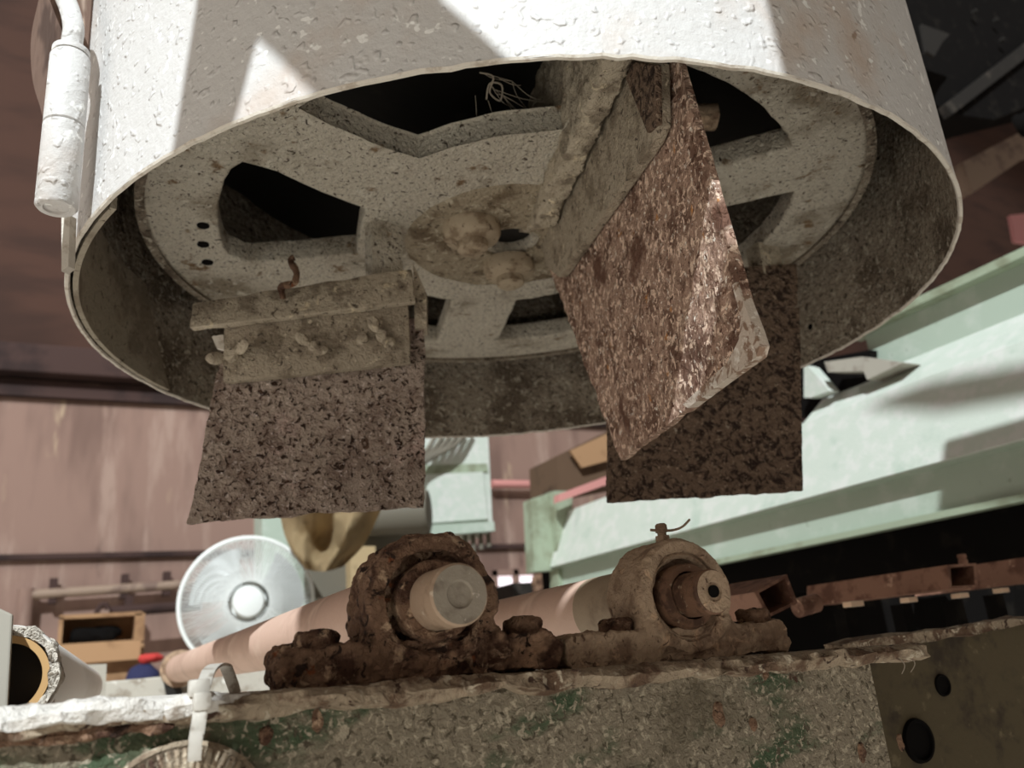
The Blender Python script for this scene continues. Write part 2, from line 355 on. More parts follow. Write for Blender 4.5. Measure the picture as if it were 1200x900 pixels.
# loose liner sheet at the left, its slanted seam
bm = B(); cols = []
for k in range(41):
    t = k/40
    ztop = .4005
    row = []
    for q in range(9):
        a = math.radians(199+(140+q-199)*t); row.append(Vector((HUB.x+math.cos(a)*(R1-.0065), HUB.y+math.sin(a)*(R1-.0065), .3005+(ztop-.3005)*q/8)))
    cols.append(row)
F_ = [[bm.verts.new(p) for p in row] for row in cols]
K_ = [[bm.verts.new(p+(Vector((HUB.x, HUB.y, p.z))-p).normalized()*-.004) for p in row] for row in cols]
for i in range(40):
    for j in range(8):
        bm.faces.new((F_[i][j], F_[i+1][j], F_[i+1][j+1], F_[i][j+1])); bm.faces.new((K_[i][j], K_[i][j+1], K_[i+1][j+1], K_[i+1][j]))
for i in range(40):
    for j in (0, 8): bm.faces.new((F_[i][j], K_[i][j], K_[i+1][j], F_[i+1][j]))
for j in range(8):
    for i in (0, 40): bm.faces.new((F_[i][j], F_[i][j+1], K_[i][j+1], K_[i][j]))
obj('liner_sheet', bm, m_liner, drum, True, label='overlapping liner sheet ending in a straight seam')
d_ = ray(950, 383); qa, qb, qc = d_.x**2+d_.y**2, -2*(d_.x*HUB.x+d_.y*HUB.y), HUB.x**2+HUB.y**2-(R1-.001)**2
c = d_*((-qb+math.sqrt(qb*qb-4*qa*qc))/2/qa); nn = Vector((HUB.x-c.x, HUB.y-c.y, 0)).normalized()
bm = B(); cyl(bm, c-nn*.004, c+nn*.0008, .0034, n=16); obj('bolt_hole', bm, m_black, drum)
bm = B(); lathe(bm, c, nn, [(0, .004), (.0016, .0044), (.002, .0075), (-.001, .0095)], 20); obj('washer', bm, m_inner, drum, True)
# hinge at the left: two knuckles, a bent pin and the sheet of the swung door
hb = aty(66, 243, .545)
ht = Vector((hb.x, hb.y, aty(86, 66, .545).z)); hm = hb+(ht-hb)*.51
bm = B(); lathe(bm, hb, (0, 0, 1), [(0, 0), (.0005, .0075), (-.001, .0078), (-.001, .0112), (.0008, .0126), ((hm-hb).z-.0004, .0126), ((hm-hb).z, .0118), ((hm-hb).z, 0)], 32)
obj('hinge_knuckle', bm, m_paint, drum, True)
bm = B(); lathe(bm, hm+Vector((0, 0, .0008)), (0, 0, 1), [(0, 0), (0, .0118), (.0006, .0126), ((ht-hm).z-.004, .0126), ((ht-hm).z-.001, .0105), ((ht-hm).z-.001, .0118), ((ht-hm).z+.003, .0118), ((ht-hm).z+.0045, .0085), ((ht-hm).z+.0045, 0)], 32)
obj('hinge_knuckle', bm, m_paint, drum, True)
bm = B(); pts = [ht, ht+Vector((0, 0, .012)), aty(86, 30, .545), aty(78, 2, .56), aty(60, -30, .58), aty(45, -70, .59)]
tube(bm, spline(pts, 6), .0068, 16); obj('hinge_pin', bm, m_paint, drum, True)
dp = spline([(112, -60), (60, -40), (43, 10), (36, 50), (38, 92), (46, 122), (58, 150), (95, 160)], 5)
dp = [(p[0], p[1]) for p in [Vector((a.x, a.y, 0)) for a in [Vector((q[0], q[1], 0)) for q in dp]]]
bm = B(); prism(bm, [aty(x, y, .60) for x, y in dp], (.004, .006, 0)); obj('door_sheet', bm, m_fibre, drum, label='brush wiped edge of the swung drum door')
bm = B(); prism(bm, [aty(x, y, .575) for x, y in ((72, 252), (82, 252), (80, 312), (72, 318))], (.004, .004, 0)); obj('door_edge', bm, m_rim, drum)

# ------------------------------------------------------------------ rotor
rotor = thing('rotor', (HUB.x, HUB.y, .40), 'six spoked dusty cast rotor with three hanging paddles inside the white drum', 'rotor')
ZW = .40
def pol(r, deg): return (HUB.x+r*math.cos(math.radians(deg)), HUB.y+r*math.sin(math.radians(deg)))
cu = bpy.data.curves.new('wheel', 'CURVE'); cu.dimensions = '2D'; cu.fill_mode = 'BOTH'
cu.extrude = .009; cu.bevel_depth = .0025; cu.bevel_resolution = 2
def poly(pts, seed):
    out = []
    for i, p in enumerate(pts):
        q = pts[(i+1) % len(pts)]; L_ = math.dist(p, q); n = max(1, int(L_/.008))
        for k in range(n):
            x = p[0]+(q[0]-p[0])*k/n; y = p[1]+(q[1]-p[1])*k/n
            out.append((x+.0012*fnoise((x, y, seed), 60), y+.0012*fnoise((y, x, seed+4), 60)))
    sp = cu.splines.new('POLY'); sp.points.add(len(out)-1); sp.use_cyclic_u = True
    for i, p in enumerate(out): sp.points[i].co = (p[0], p[1], 0, 1)
poly([pol(.340, d) for d in range(0, 360, 3)], 0)
SPOKES = [-163, -103, -46, 14, 75, 129]
for k, a0 in enumerate(SPOKES):
    a1 = SPOKES[(k+1) % 6]; a1 += 360 if a1 < a0 else 0
    ri, ro, hw = .150, .281, .038
    lo_o, hi_o = a0+math.degrees(math.asin(hw/ro)), a1-math.degrees(math.asin(hw/ro))
    lo_i, hi_i = a0+math.degrees(math.asin(hw/ri))*.95, a1-math.degrees(math.asin(hw/ri))*.95
    if k == 0:
        pts = [pol(.285, -151), pol(.248, -150), pol(.208, -147.5), pol(.172, -142.5), pol(.174, -132), pol(.178, -120), pol(.186, -103)]
        hi_o = -103
    elif k == 5:
        pts = [pol(.264, 152), pol(.21, 151), pol(.153, 151), pol(.147, 168), pol(.153, -174.5+360), pol(.2, -171.5+360), pol(.245, -168.5+360), pol(.276, -168.5+360)]
        lo_o, hi_o = 156, 188
    else:
        pts = [pol(ri, lo_i+(hi_i-lo_i)*t/4) for t in range(5)]
    pts += [pol(ro, hi_o+(lo_o-hi_o)*t/8) for t in range(9)]
    poly(pts, k+1)
poly([pol(.026, d) for d in range(0, 360, 15)], 9)
wo = bpy.data.objects.new('tmpw', cu); COL.objects.link(wo)
dg = bpy.context.evaluated_depsgraph_get(); dg.update()
me = bpy.data.meshes.new_from_object(wo.evaluated_get(dg)); bpy.data.objects.remove(wo)
me.transform(Matrix.Translation((0, 0, ZW+.0115))); me.name = 'wheel'
me.materials.clear()
wheel = link('wheel', me, m_wheel, rotor, True)
# small holes on the left of the ring
for px, py_ in ((238, 265), (238, 287), (243, 308)):
    c = atz(px, py_, ZW-.001); bm = B(); cyl(bm, (c.x, c.y, ZW-.0012), (c.x, c.y, ZW+.002), .0055, n=16); obj('bolt_hole', bm, m_black, wheel)
# ring lip seen on the right, raised hub boss
bm = B(); lathe(bm, (HUB.x, HUB.y, ZW), (0, 0, 1), [(0, .340), (.06, .344), (.06, .350), (-.004, .346), (-.004, .338)], 120, True); obj('ring_flange', bm, m_inner, rotor, True)
bm = B()
lathe(bm, (HUB.x, HUB.y, ZW), (0, 0, 1), [(.004, .028), (-.003, .030), (-.005, .036), (-.004, .098), (.004, .112)], 72, True)
rough_up(bm, .0016, 40, 2); obj('hub_boss', bm, m_hubd, rotor, True)
for px, py_, rr in ((553, 276, .028), (597, 318, .027)):
    c = atz(px, py_, ZW-.014); bm = B()
    lathe(bm, (c.x, c.y, ZW-.008), (0, 0, -1), [(-.004, 0), (-.004, rr), (.006, rr), (.010, rr*.92), (.013, rr*.66), (.014, rr*.54), (.021, rr*.52), (.0235, rr*.40), (.0238, 0)], 40)
    rough_up(bm, .0005, 60, 5); o = obj('hub_bolt', bm, m_boltd, rotor, True)
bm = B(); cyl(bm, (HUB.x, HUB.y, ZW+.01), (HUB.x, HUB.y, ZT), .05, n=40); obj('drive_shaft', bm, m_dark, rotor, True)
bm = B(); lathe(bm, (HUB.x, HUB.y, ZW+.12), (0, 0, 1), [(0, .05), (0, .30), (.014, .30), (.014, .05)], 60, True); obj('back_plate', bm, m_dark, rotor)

def nut(plane_p, n, px, py_, parent, ang, s=1.0):
    s *= .9
    """wing nut on the clamp plate: a round boss and two lobed wings"""
    c = atp(px, py_, plane_p, n); n = n.normalized()
    u = RGT - n*RGT.dot(n); u.normalize(); v = n.cross(u)
    u, v = u*math.cos(ang)+v*math.sin(ang), -u*math.sin(ang)+v*math.cos(ang)
    bm = B(); cyl(bm, c, c+n*.008*s, .0055*s, .0045*s, 16)
    for sg in (-1, 1):
        b2 = bmesh.ops.create_icosphere(bm, subdivisions=2, radius=1)['verts']
        k1 = (u*sg*.8+n*.6).normalized(); k2 = k1.cross(v)
        for q_ in b2: q_.co = c+u*sg*.0105*s+n*.0095*s + k1*q_.co.x*.0085*s + v*q_.co.y*.0056*s + k2*q_.co.z*.0024*s
    bm = voxel(bm, .0009, 'n'); rough_up(bm, .0005, 150, px)
    return obj('wing_nut', bm, m_bar, parent, True)

def plane_from(a, b):
    d = (b-a); n = Vector((d.y, -d.x, 0)).normalized()
    if n.dot(a) > 0: n = -n                       # towards the camera
    return a, n

def outline(bm, pxs, P, n, off, th):
    P2 = P+n*off; prism(bm, [atp(x, y, P2, n) for x, y in pxs], -n*th)

# left paddle
P1, n1 = plane_from(atz(220, 613, .128), atz(497, 592, .128))
q = [atp(x, y, P1, n1) for x, y in ((220, 613), (497, 592), (498, 372), (262, 395))]
bm = B(); gridplate(bm, *q, 110, 90, -n1*.006)
rough_up(bm, .0022, 45, 1, octv=6); pad1 = obj('paddle', bm, m_bl1, rotor, True, label='left paddle, a pitted grey brown rusty plate hanging flat to the viewer')
bm = B(); outline(bm, [(262, 378), (478, 352), (481, 424), (262, 447)], P1, n1, .012, .009); bevel(bm, .0012); bmesh.ops.subdivide_edges(bm, edges=bm.edges, cuts=3, use_grid_fill=True); rough_up(bm, .0010, 60, 3); obj('clamp_plate', bm, m_clamp, pad1, True)
a_, b_ = plane_from(P1, P1)[0], n1
nt_ = (n1+Vector((0, 0, .55))).normalized()
bm = B()
fr = [atp(x, y, P1+n1*.024, n1) for x, y in ((221, 350), (482, 308), (487, 353), (222, 384))]
fr[0] -= n1*.010; fr[1] -= n1*.010
prism(bm, fr, -n1*.010); bevel(bm, .002); bmesh.ops.subdivide_edges(bm, edges=[e for e in bm.edges if e.calc_length() > .02], cuts=12, use_grid_fill=True); rough_up(bm, .0015, 50, 4)
obj('mounting_bar', bm, m_bar, pad1, True)
bm = B(); prism(bm, [atp(x, y, P1+n1*.006, n1) for x, y in ((484, 308), (500, 344), (500, 383), (486, 384))], -n1*.02); obj('end_cap', bm, m_bar, pad1)
for t in (.86,):
    c = fr[0].lerp(fr[1], t)-n1*.03; bm = B(); box(bm, (c.x, c.y, (c.z+ZW)/2+.001), (.03, .02, ZW-c.z+.004)); obj('hanger_post', bm, m_wheel, pad1)
for px, py_, an, s_ in ((272, 418, .5, 1.25), (368, 408, -.5, 1.05), (448, 395, -.9, 1.15)): nut(P1+n1*.012, n1, px, py_, pad1, an, s_)
for px, py_ in ((425, 397),):
    c = atp(px, py_, P1+n1*.012, n1); bm = B(); cyl(bm, c, c+n1*.005, .006, .004, 12); rough_up(bm, .001, 100, 8); obj('bolt_head', bm, m_bar, pad1, True)
bm = B(); outline(bm, [(248, 394), (262, 392), (263, 410), (254, 408)], P1, n1, .006, .004); obj('spacer_tab', bm, m_rim, pad1)
c = P1+n1*.03
bm = B(); tube(bm, spline([atp(331, 350, c, n1), atp(330, 336, c+n1*.006, n1), atp(345, 332, c+n1*.01, n1), atp(347, 318, c+n1*.006, n1), atp(340, 306, c, n1), atp(345, 302, c, n1)], 6), .0028, 10); rough_up(bm, .0012, 120, 6)
obj('twisted_hook', bm, m_rustc, pad1, True, label='twisted rusty wire hook on the bar')

# front paddle
P3, n3 = plane_from(atz(727, 540, .14), atz(888, 415, .14))
bm = B()
q = [atp(x, y, P3, n3) for x, y in ((727, 540), (890, 414), (792, 62), (642, 310))]
gridplate(bm, *q, 90, 110, -n3*.005)
C2 = q[1]
for v in bm.verts:                                   # worn round outer lower corner
    pass
rough_up(bm, .0014, 50, 11, octv=6); pad3 = obj('paddle', bm, m_bl3, rotor, True, label='front paddle, a tall flaking rusty plate seen at an angle with a bare worn edge')
bm = B(); outline(bm, [(846, 448), (886, 419), (890, 406), (884, 388), (862, 330), (858, 334), (868, 372), (866, 398), (852, 424), (830, 446), (800, 474), (806, 478)], P3, n3, .0016, .006); rough_up(bm, .0008, 80, 3); obj('worn_edge', bm, m_bare, pad3, label='bright bare steel along the worn edge')
bm = B(); outline(bm, [(628, 268), (652, 205), (705, 74), (742, 68), (770, 74), (772, 148), (764, 168), (655, 325), (640, 312)], P3, n3, .011, .009); bevel(bm, .0012); rough_up(bm, .0008, 60, 13); obj('clamp_plate', bm, m_clamp, pad3, True)
bm = B(); outline(bm, [(724, 70), (768, 76), (769, 146), (758, 156), (744, 120)], P3, n3, .0135, .0045); bevel(bm, .001); obj('backing_strip', bm, m_bl2, pad3)
bm = B(); outline(bm, [(640, 62), (712, 62), (690, 118), (650, 208), (634, 244), (628, 262), (604, 275), (592, 262), (591, 240), (604, 190), (624, 110)], P3, n3, .034, .020)
bm = voxel(bm, .0022, 'b'); rough_up(bm, .003, 50, 15, octv=5); obj('mounting_bar', bm, m_bar, pad3, True, label='lumpy dust covered mounting bar')
for px, py_ in ((660, 90), (622, 235)):
    c = atp(px, py_, P3+n3*.02, n3); bm = B(); box(bm, (c.x, c.y, (c.z+ZW)/2+.01), (.02, .03, ZW-c.z+.02)); obj('hanger_post', bm, m_bar, pad3)

# rear paddle
P2, n2 = plane_from(atz(713, 588, .133), atz(941, 575, .133))
bm = B()
q = [atp(x, y, P2, n2) for x, y in ((713, 588), (941, 575), (937, 360), (713, 380))]
gridplate(bm, *q, 100, 80, -n2*.006)
rough_up(bm, .0016, 50, 21, octv=5); pad2 = obj('paddle', bm, m_bl2, rotor, True, label='rear paddle, a dark mottled plate partly hidden behind the front paddle')
bm = B(); outline(bm, [(700, 372), (922, 360), (925, 412), (700, 430)], P2, n2, .009, .008); bevel(bm, .001); rough_up(bm, .0008, 60, 23); obj('clamp_plate', bm, m_bl2, pad2)
bm = B(); outline(bm, [(690, 322), (934, 308), (936, 358), (690, 374)], P2, n2, .014, .024); bevel(bm, .002); bmesh.ops.subdivide_edges(bm, edges=[e for e in bm.edges if e.calc_length() > .02], cuts=10, use_grid_fill=True); rough_up(bm, .0016, 50, 25); mb2 = obj('mounting_bar', bm, m_bl2, pad2, True)
for px in (750, 900):
    c = atp(px, 325, P2, n2); bm = B(); box(bm, (c.x, c.y, (c.z+ZW)/2), (.03, .02, ZW-c.z+.004)); obj('hanger_post', bm, m_bar, pad2)

# lug seen through the right hole
c = atz(822, 138, .45); bm = B(); cyl(bm, c+Vector((-.03, .01, 0)), c+Vector((.012, -.004, 0)), .012, .012, 20); rough_up(bm, .002, 60, 2); obj('rusty_lug', bm, m_rustd, rotor, True, label='rusty round lug seen through the right opening')

# cobwebs hanging in the front opening
bm = B()
wpts = [(565, 85), (575, 100), (590, 112), (600, 125), (610, 100), (620, 130), (628, 118), (585, 92), (572, 118), (600, 95), (640, 120), (592, 150), (612, 135), (580, 105)]
for i in range(16):
    a, b_ = random.choice(wpts), random.choice(wpts)
    if a == b_: continue
    za, zb = .43+.02*random.random(), .43+.02*random.random()
    A, C = atz(*a, za), atz(*b_, zb); tube(bm, spline([A, (A+C)/2+Vector((random.uniform(-.004, .004), 0, -.006*random.random())), C], 4), .0003, 4)
tube(bm, [atz(557, 112, .44), atz(560, 155, .415)], .0003, 4)
ol = spline([atz(x, y, .435) for x, y in ((562, 85), (578, 90), (574, 108), (586, 118), (588, 100), (574, 98), (570, 116))], 5)
tube(bm, ol, .0008, 5)
tag(obj('cobweb', bm, m_web, kind='stuff'), 'dusty grey cobweb strands hanging in the front opening of the rotor', 'cobweb')

# ------------------------------------------------------------------ conveyor beam
YF = .385
def ztop(x): return -.004-.021*(x-.06)
XW = aty(1030, 800, YF).x                       # right end of the web
XE = aty(1082, 752, YF).x
beam = thing('conveyor_beam', (.2, YF, -.25), 'long dust crusted green painted steel beam carrying both bearing blocks', 'beam')
bm = B(); xa = -.35
prism(bm, [(xa, YF+.004, ztop(xa)-.004), (XW, YF+.004, ztop(XW)-.004), (XW, YF+.004, -.25), (xa, YF+.004, -.25)], (0, .008, 0))
obj('web', bm, m_beam, beam)
# flange with a crumbling dusty front edge
bm = B(); n = 420
sec = [(.066, 0), (.05, 0), (.03, 0), (.012, 0), (.004, 0), (-.002, -.002), (-.004, -.006), (-.003, -.011), (.004, -.013), (.066, -.013)]
rows = []
x0 = -.35
for i in range(n+1):
    x = x0+(XE-x0)*i/n; row = []
    for j, (dy, dz) in enumerate(sec):
        k = .004*fnoise((x, dy*2, dz*3), 40, 5) + .002*fnoise((x, dy, dz), 130, 3)
        edge = 1 if j >= 4 else .35
        row.append(bm.verts.new((x, YF+dy-k*edge, ztop(x)+dz*(.8+.3*fnoise((x, 0, 3), 25))+k*.4*edge)))
    rows.append(row)
for a, b_ in zip(rows, rows[1:]):
    for j in range(len(sec)): bm.faces.new((a[j], a[(j+1) % len(sec)], b_[(j+1) % len(sec)], b_[j]))
bm.faces.new(rows[0]); bm.faces.new(rows[-1][::-1]); obj('flange', bm, m_crust, beam, True)
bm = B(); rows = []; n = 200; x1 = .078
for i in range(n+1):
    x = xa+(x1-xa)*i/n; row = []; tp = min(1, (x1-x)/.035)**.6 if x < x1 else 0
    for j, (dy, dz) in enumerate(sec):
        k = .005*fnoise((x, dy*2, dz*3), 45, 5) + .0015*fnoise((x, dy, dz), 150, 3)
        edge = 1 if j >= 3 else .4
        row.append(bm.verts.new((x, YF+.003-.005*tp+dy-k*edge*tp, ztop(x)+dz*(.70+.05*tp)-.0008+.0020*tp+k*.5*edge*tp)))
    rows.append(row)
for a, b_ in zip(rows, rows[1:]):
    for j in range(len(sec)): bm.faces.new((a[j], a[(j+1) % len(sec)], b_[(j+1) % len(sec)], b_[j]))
bm.faces.new(rows[0]); bm.faces.new(rows[-1][::-1]); obj('lit_dusty_flange_edge', bm, m_white_crust, beam, True, label='flange end under thick white dust lumps, paler as if lamp lit')
# rust flakes stuck on the web
for px, py_, r_ in ((842, 838, 10), (882, 850, 5), (372, 844, 7), (1055, 870, 7), (1010, 882, 8), (312, 862, 6), (896, 790, 5)):
    c = aty(px, py_, YF+.004); bm = B()
    bmesh.ops.create_icosphere(bm, subdivisions=3, radius=1); 
    for v in bm.verts: v.co = c+Vector((v.co.x*r_*.00042, v.co.y*.0012, v.co.z*r_*.0007))
    rough_up(bm, .0012, 160, px); obj('rust_blister', bm, m_rustc, beam, True)
for px, py_, rw in ((20, 868, 26), (75, 862, 34), (128, 857, 24), (178, 852, 20)):
    c = aty(px, py_, YF-.001); bm = B(); bmesh.ops.create_icosphere(bm, subdivisions=3, radius=1)
    for v in bm.verts: v.co = c+Vector((v.co.x*rw*.00046, v.co.y*.0014, v.co.z*.0026))
    rough_up(bm, .002, 110, px); obj('rust_scale', bm, m_rustc, beam, True)
# ribbed round cap low on the web
cc = aty(212, 985, YF); cr = (aty(212, 872, YF)-cc).length
cap = B(); lathe(cap, cc+Vector((0, .006, 0)), (0, -1, 0), [(0, 0), (0, cr*1.03), (.004, cr*1.03), (.006, cr*.98), (.004, cr*.9), (.002, 0)], 96)
capo = obj('ribbed_cap', cap, m_crust, beam, True)
for k in range(64):
    a = 2*math.pi*k/64
    if math.sin(a) < .2: continue
    d = Vector((math.cos(a), 0, math.sin(a))); bm = B()
    tube(bm, [cc+d*cr*.55+Vector((0, -.002, 0)), cc+d*cr*.8+Vector((0, -.005, 0)), cc+d*cr*.95+Vector((0, -.003, 0))], [.0011, .0015, .0010], 6)
    obj('rib', bm, m_crust, capo, True)
# end plate behind the beam's right end
bm = B(); YP = .47
pts = [(1000, 752), (1200, 724), (1330, 706), (1330, 990), (1000, 990)]
prism(bm, [aty(x, y, YP) for x, y in pts], (0, .01, 0)); ep = obj('end_plate', bm, m_dplate, beam, label='dark oily plate beyond the beam end')
bm = B(); prism(bm, [aty(x, y, YP-.012) for x, y in ((1000, 752), (1200, 724), (1330, 706), (1330, 714), (1200, 733), (1000, 764))], (0, .03, 0)); bmesh.ops.subdivide_edges(bm, edges=bm.edges, cuts=8, use_grid_fill=True); rough_up(bm, .003, 40, 4); obj('top_lip', bm, m_crust, ep, True)
c = aty(1104, 803, YP); bm = B(); lathe(bm, c, (0, -1, 0), [(.0004, 0), (.0004, .0062), (.0018, .0068), (.0018, .0080), (-.001, .0086)], 28); obj('bolt_hole', bm, m_black, ep)
c = aty(1075, 868, YP); bm = B(); lathe(bm, c, (0, -1, 0), [(.0006, 0), (.0006, .0125), (.0030, .0132), (.0030, .0150), (-.001, .0160)], 36); obj('bore_hole', bm, m_black, ep, True)
bm = B()
for i in range(2):
    x, y = 1052+i*12, 768-i*2; A = aty(x, y, YF+.003); tube(bm, spline([A, A+Vector((.002, -.002, -.006)), A+Vector((-.001-.003*random.random(), -.001, -.011))], 4), .0003, 4)
obj('dust_fibre', bm, m_web, beam, kind='stuff')

# ------------------------------------------------------------------ bearing blocks
def block(name, cx, cz, xl, xr, zb, label, mh, amp, r_out, bolt_px):
    Y0, Y1 = .400, .436; yc = (Y0+Y1)/2
    root = thing(name, (cx, yc, zb), label, 'bearing block')
    bm = B()
    hz = .0165
    prism(bm, [(xl+.004, Y0+.003, zb-.002), (xl, Y0+.003, zb+.004), (xl+.001, Y0+.003, zb+hz-.004), (xl+.006, Y0+.003, zb+hz), (xr-.006, Y0+.003, zb+hz-.001), (xr-.001, Y0+.003, zb+hz-.006), (xr, Y0+.003, zb+.002), (xr-.004, Y0+.003, zb-.002)], (0, Y1-Y0-.006, 0))
    lathe(bm, (cx, Y0, cz), (0, 1, 0), [(0, r_out*.74), (0, r_out*.95), (.003, r_out), (.033, r_out), (.036, r_out*.95), (.036, r_out*.74)], 64, True)
    lathe(bm, (cx, Y0+.010, cz), (0, 1, 0), [(0, 0), (0, r_out*.9), (.022, r_out*.9), (.022, 0)], 48)
    prism(bm, [(cx-r_out*1.25, Y0+.004, zb), (cx-r_out*1.02, Y0+.004, zb+hz+.002), (cx-r_out*.93, Y0+.004, cz-.004), (cx-.004, Y0+.008, cz-.026), (cx+.004, Y0+.008, cz-.026), (cx+r_out*.93, Y0+.004, cz-.004), (cx+r_out*1.02, Y0+.004, zb+hz+.002), (cx+r_out*1.25, Y0+.004, zb)], (0, .028, 0))
    bm = voxel(bm, .0010, 'h')
    base_z = zb+hz+.004
    rough_up(bm, amp[0], 55, 1+cx*10, octv=5); rough_up(bm, amp[1], 55, 5+cx, only=lambda c: c.z < base_z, octv=5)
    rough_up(bm, amp[2], 150, 3, octv=4)
    obj('housing', bm, mh, root, True)
    for px, py_, wpx in bolt_px:
        c = aty(px, py_, yc); bm = B(); r_ = .0112
        lathe(bm, (c.x, yc, zb+hz-.002), (0, 0, 1), [(0, 0), (0, r_), (.0075, r_), (.0095, r_*.85), (.010, 0)], 6)
        bm = voxel(bm, .0012, 'b'); rough_up(bm, .0013, 110, px); rough_up(bm, .0006, 260, px+1); obj('bolt', bm, m_rustc, root, True)
    return root, Y0
s1 = aty(510, 704, .400); s2 = aty(806, 698, .400)
b1, Y0 = block('bearing_block', s1.x, s1.z, aty(326, 790, .40).x, aty(661, 775, .40).x, -.0035, 'crumbling heavily rusted bearing block holding the bare round shaft, the left one on the beam', m_rustc, (.0022, .0028, .0010), .0345, ((372, 758, 0), (612, 740, 0)))
b2, _ = block('bearing_block', s2.x, s2.z, aty(666, 768, .40).x, aty(930, 750, .40).x, -.0075, 'dust coated bearing block with a grease nipple on top, right of the crumbling one', m_rustd, (.0008, .0024, .0006), .0335, ((722, 735, 0), (882, 722, 0)))
# bearing inserts
def insert(root, s, r0, rr, m, mr):
    bm = B(); lathe(bm, (s.x, .4045, s.z), (0, 1, 0), [(0, rr*.97), (-.002, rr), (-.0035, rr*1.06), (-.002, rr*1.14), (.004, rr*1.16), (.006, rr)], 56, True); rough_up(bm, .0012, 80, rr*1000); obj('seal_ring', bm, m, root, True)
    bm = B(); lathe(bm, (s.x, .401, s.z), (0, 1, 0), [(-.004, r0*1.02), (-.004, r0*1.34), (-.002, r0*1.42), (.008, r0*1.42), (.008, r0*1.02)], 56, True); rough_up(bm, .0009, 90, r0*999); obj('inner_race', bm, mr, root, True)
insert(b1, s1, .0143, .0255, m_rustc, m_rustc)
insert(b2, s2, .0132, .0222, m_rustd, m_shaft2)
# grease nipple and bent wire
g = aty(776, 628, .418); gz = s2.z+.0335
bm = B(); lathe(bm, (g.x, .418, gz), (0, 0, 1), [(0, 0), (0, .0045), (.004, .0042), (.0042, .0028), (.006, .0028), (.0062, .0038), (.0105, .0036), (.0115, .0026), (.0115, 0)], 16); obj('grease_nipple', bm, m_rustd, b2, True)
bm = B(); tube(bm, spline([aty(762, 621, .413), aty(776, 622, .411), aty(790, 621, .413), aty(800, 617, .415), aty(808, 609, .416)], 5), .0008, 6); obj('bent_wire', bm, m_rustd, b2, True)

# ------------------------------------------------------------------ rollers
def roller(name, s, yend, rs, rr, Yfar, label, ms, mend, split):
    root = thing(name, (s.x, .5, s.z-rr), label, 'roller')
    bm = B(); lathe(bm, (s.x, yend, s.z), (0, 1, 0), [(.0012, 0), (.0012, rs*.42), (0, rs*.46), (0, rs*.9), (.0012, rs), (.10, rs)], 48); bm2 = bm
    obj('shaft', bm2, ms, root, True)
    bm = B(); lathe(bm, (s.x, yend-.0003, s.z), (0, 1, 0), [(.0012, 0), (.0012, rs*.40), (0, rs*.46), (0, rs*.93)], 48); obj('shaft_face', bm, mend, root, True)
    bm = B(); lathe(bm, (s.x, .444, s.z), (0, 1, 0), [(0, rs), (0, rr-.001), (.001, rr), (Yfar-.445, rr), (Yfar-.444, rr-.001), (Yfar-.444, 0)], 64); obj('tube', bm, m_roll, root, True)
    if split:
        bm = B(); lathe(bm, (s.x, .443, s.z), (0, 1, 0), [(0, rs), (0, rr+.0002), (split, rr+.0002), (split, rr-.002)], 64); obj('dusty_end_band', bm, m_roll2, root, True, label='greyer dusty band at the bearing end')
    return root
ro1 = roller('roller', s1, .400/1.085, .0146, .0215, 1.52, 'long tan roller whose bare shaft sticks out of the crumbling left block', m_shaft, m_shend, 0)
ro2 = roller('roller', s2, .400/1.062, .0125, .0215, 1.52, 'tan roller with a brown rusted shaft end in the right block', m_shaft2, m_rustd, .052)
bm = B(); lathe(bm, (s2.x, .400/1.062-.0006, s2.z), (0, 1, 0), [(0, 0), (0, .0034), (.0015, .0034)], 16); obj('centre_hole', bm, m_black, ro2)

# far support beam and the bracket under roller end
p0 = aty(120, 797, 1.5); p1 = aty(420, 762, 1.5)
bm = B(); prism(bm, [(p0.x-.3, 1.53, p0.z-.004), (1.0, 1.53, p0.z+.004), (1.0, 1.53, -.25), (p0.x-.3, 1.53, -.25)], (0, .03, 0)); bevel(bm, .003)
tag(obj('far_support_beam', bm, m_galv), 'mottled grey sheet beam carrying the far ends of the rollers', 'beam')
bm = B(); lathe(bm, (s1.x, 1.512, s1.z), (0, 1, 0), [(0, .022), (0, .029), (.016, .029), (.016, .022)], 40, True)
col_ = bm; br = thing('roller_bracket', (s1.x, 1.52, -.1), 'dark bracket and worn collar holding the far end of the left roller', 'bracket')
obj('collar', col_, m_rustd, br, True)
bm = B(); prism(bm, [aty(x, y, 1.515) for x, y in ((191, 792), (210, 793), (216, 826), (198, 828))], (0, .012, 0)); obj('leg', bm, m_dark, br)

# ------------------------------------------------------------------ strap clip on the beam
clip = thing('strap_clip', aty(236, 845, .38), 'bent flat metal strap hooked over the white dusted end of the beam', 'strap')
def ribbon(pts, wd, th=.0012, name='strap', m=m_clip, wv=None):
    bm = B(); pts = spline(pts, 5); rows = []
    wv = Vector(wv or (1, 0, 0)).normalized()
    for i, p in enumerate(pts):
        d = (pts[min(i+1, len(pts)-1)]-pts[max(i-1, 0)]).normalized(); u = (wv-d*wv.dot(d)).normalized(); nn = d.cross(u)
        ww = wd[min(i*len(wd)//len(pts), len(wd)-1)] if isinstance(wd, (list, tuple)) else wd
        rows.append([bm.verts.new(p+u*a*ww/2+nn*b_*th/2) for a, b_ in ((-1, -1), (1, -1), (1, 1), (-1, 1))])
    for a, b_ in zip(rows, rows[1:]):
        for k in range(4): bm.faces.new((a[k], a[(k+1) % 4], b_[(k+1) % 4], b_[k]))
    bm.faces.new(rows[0]); bm.faces.new(rows[-1][::-1]); return obj(name, bm, m, clip, True)
ribbon([aty(280, 822, .450), aty(272, 800, .450), aty(267, 787, .448), aty(264, 781, .444), aty(255, 779, .425), aty(246, 785, .405), aty(241, 796, .392), aty(237, 810, .382)], .0056)
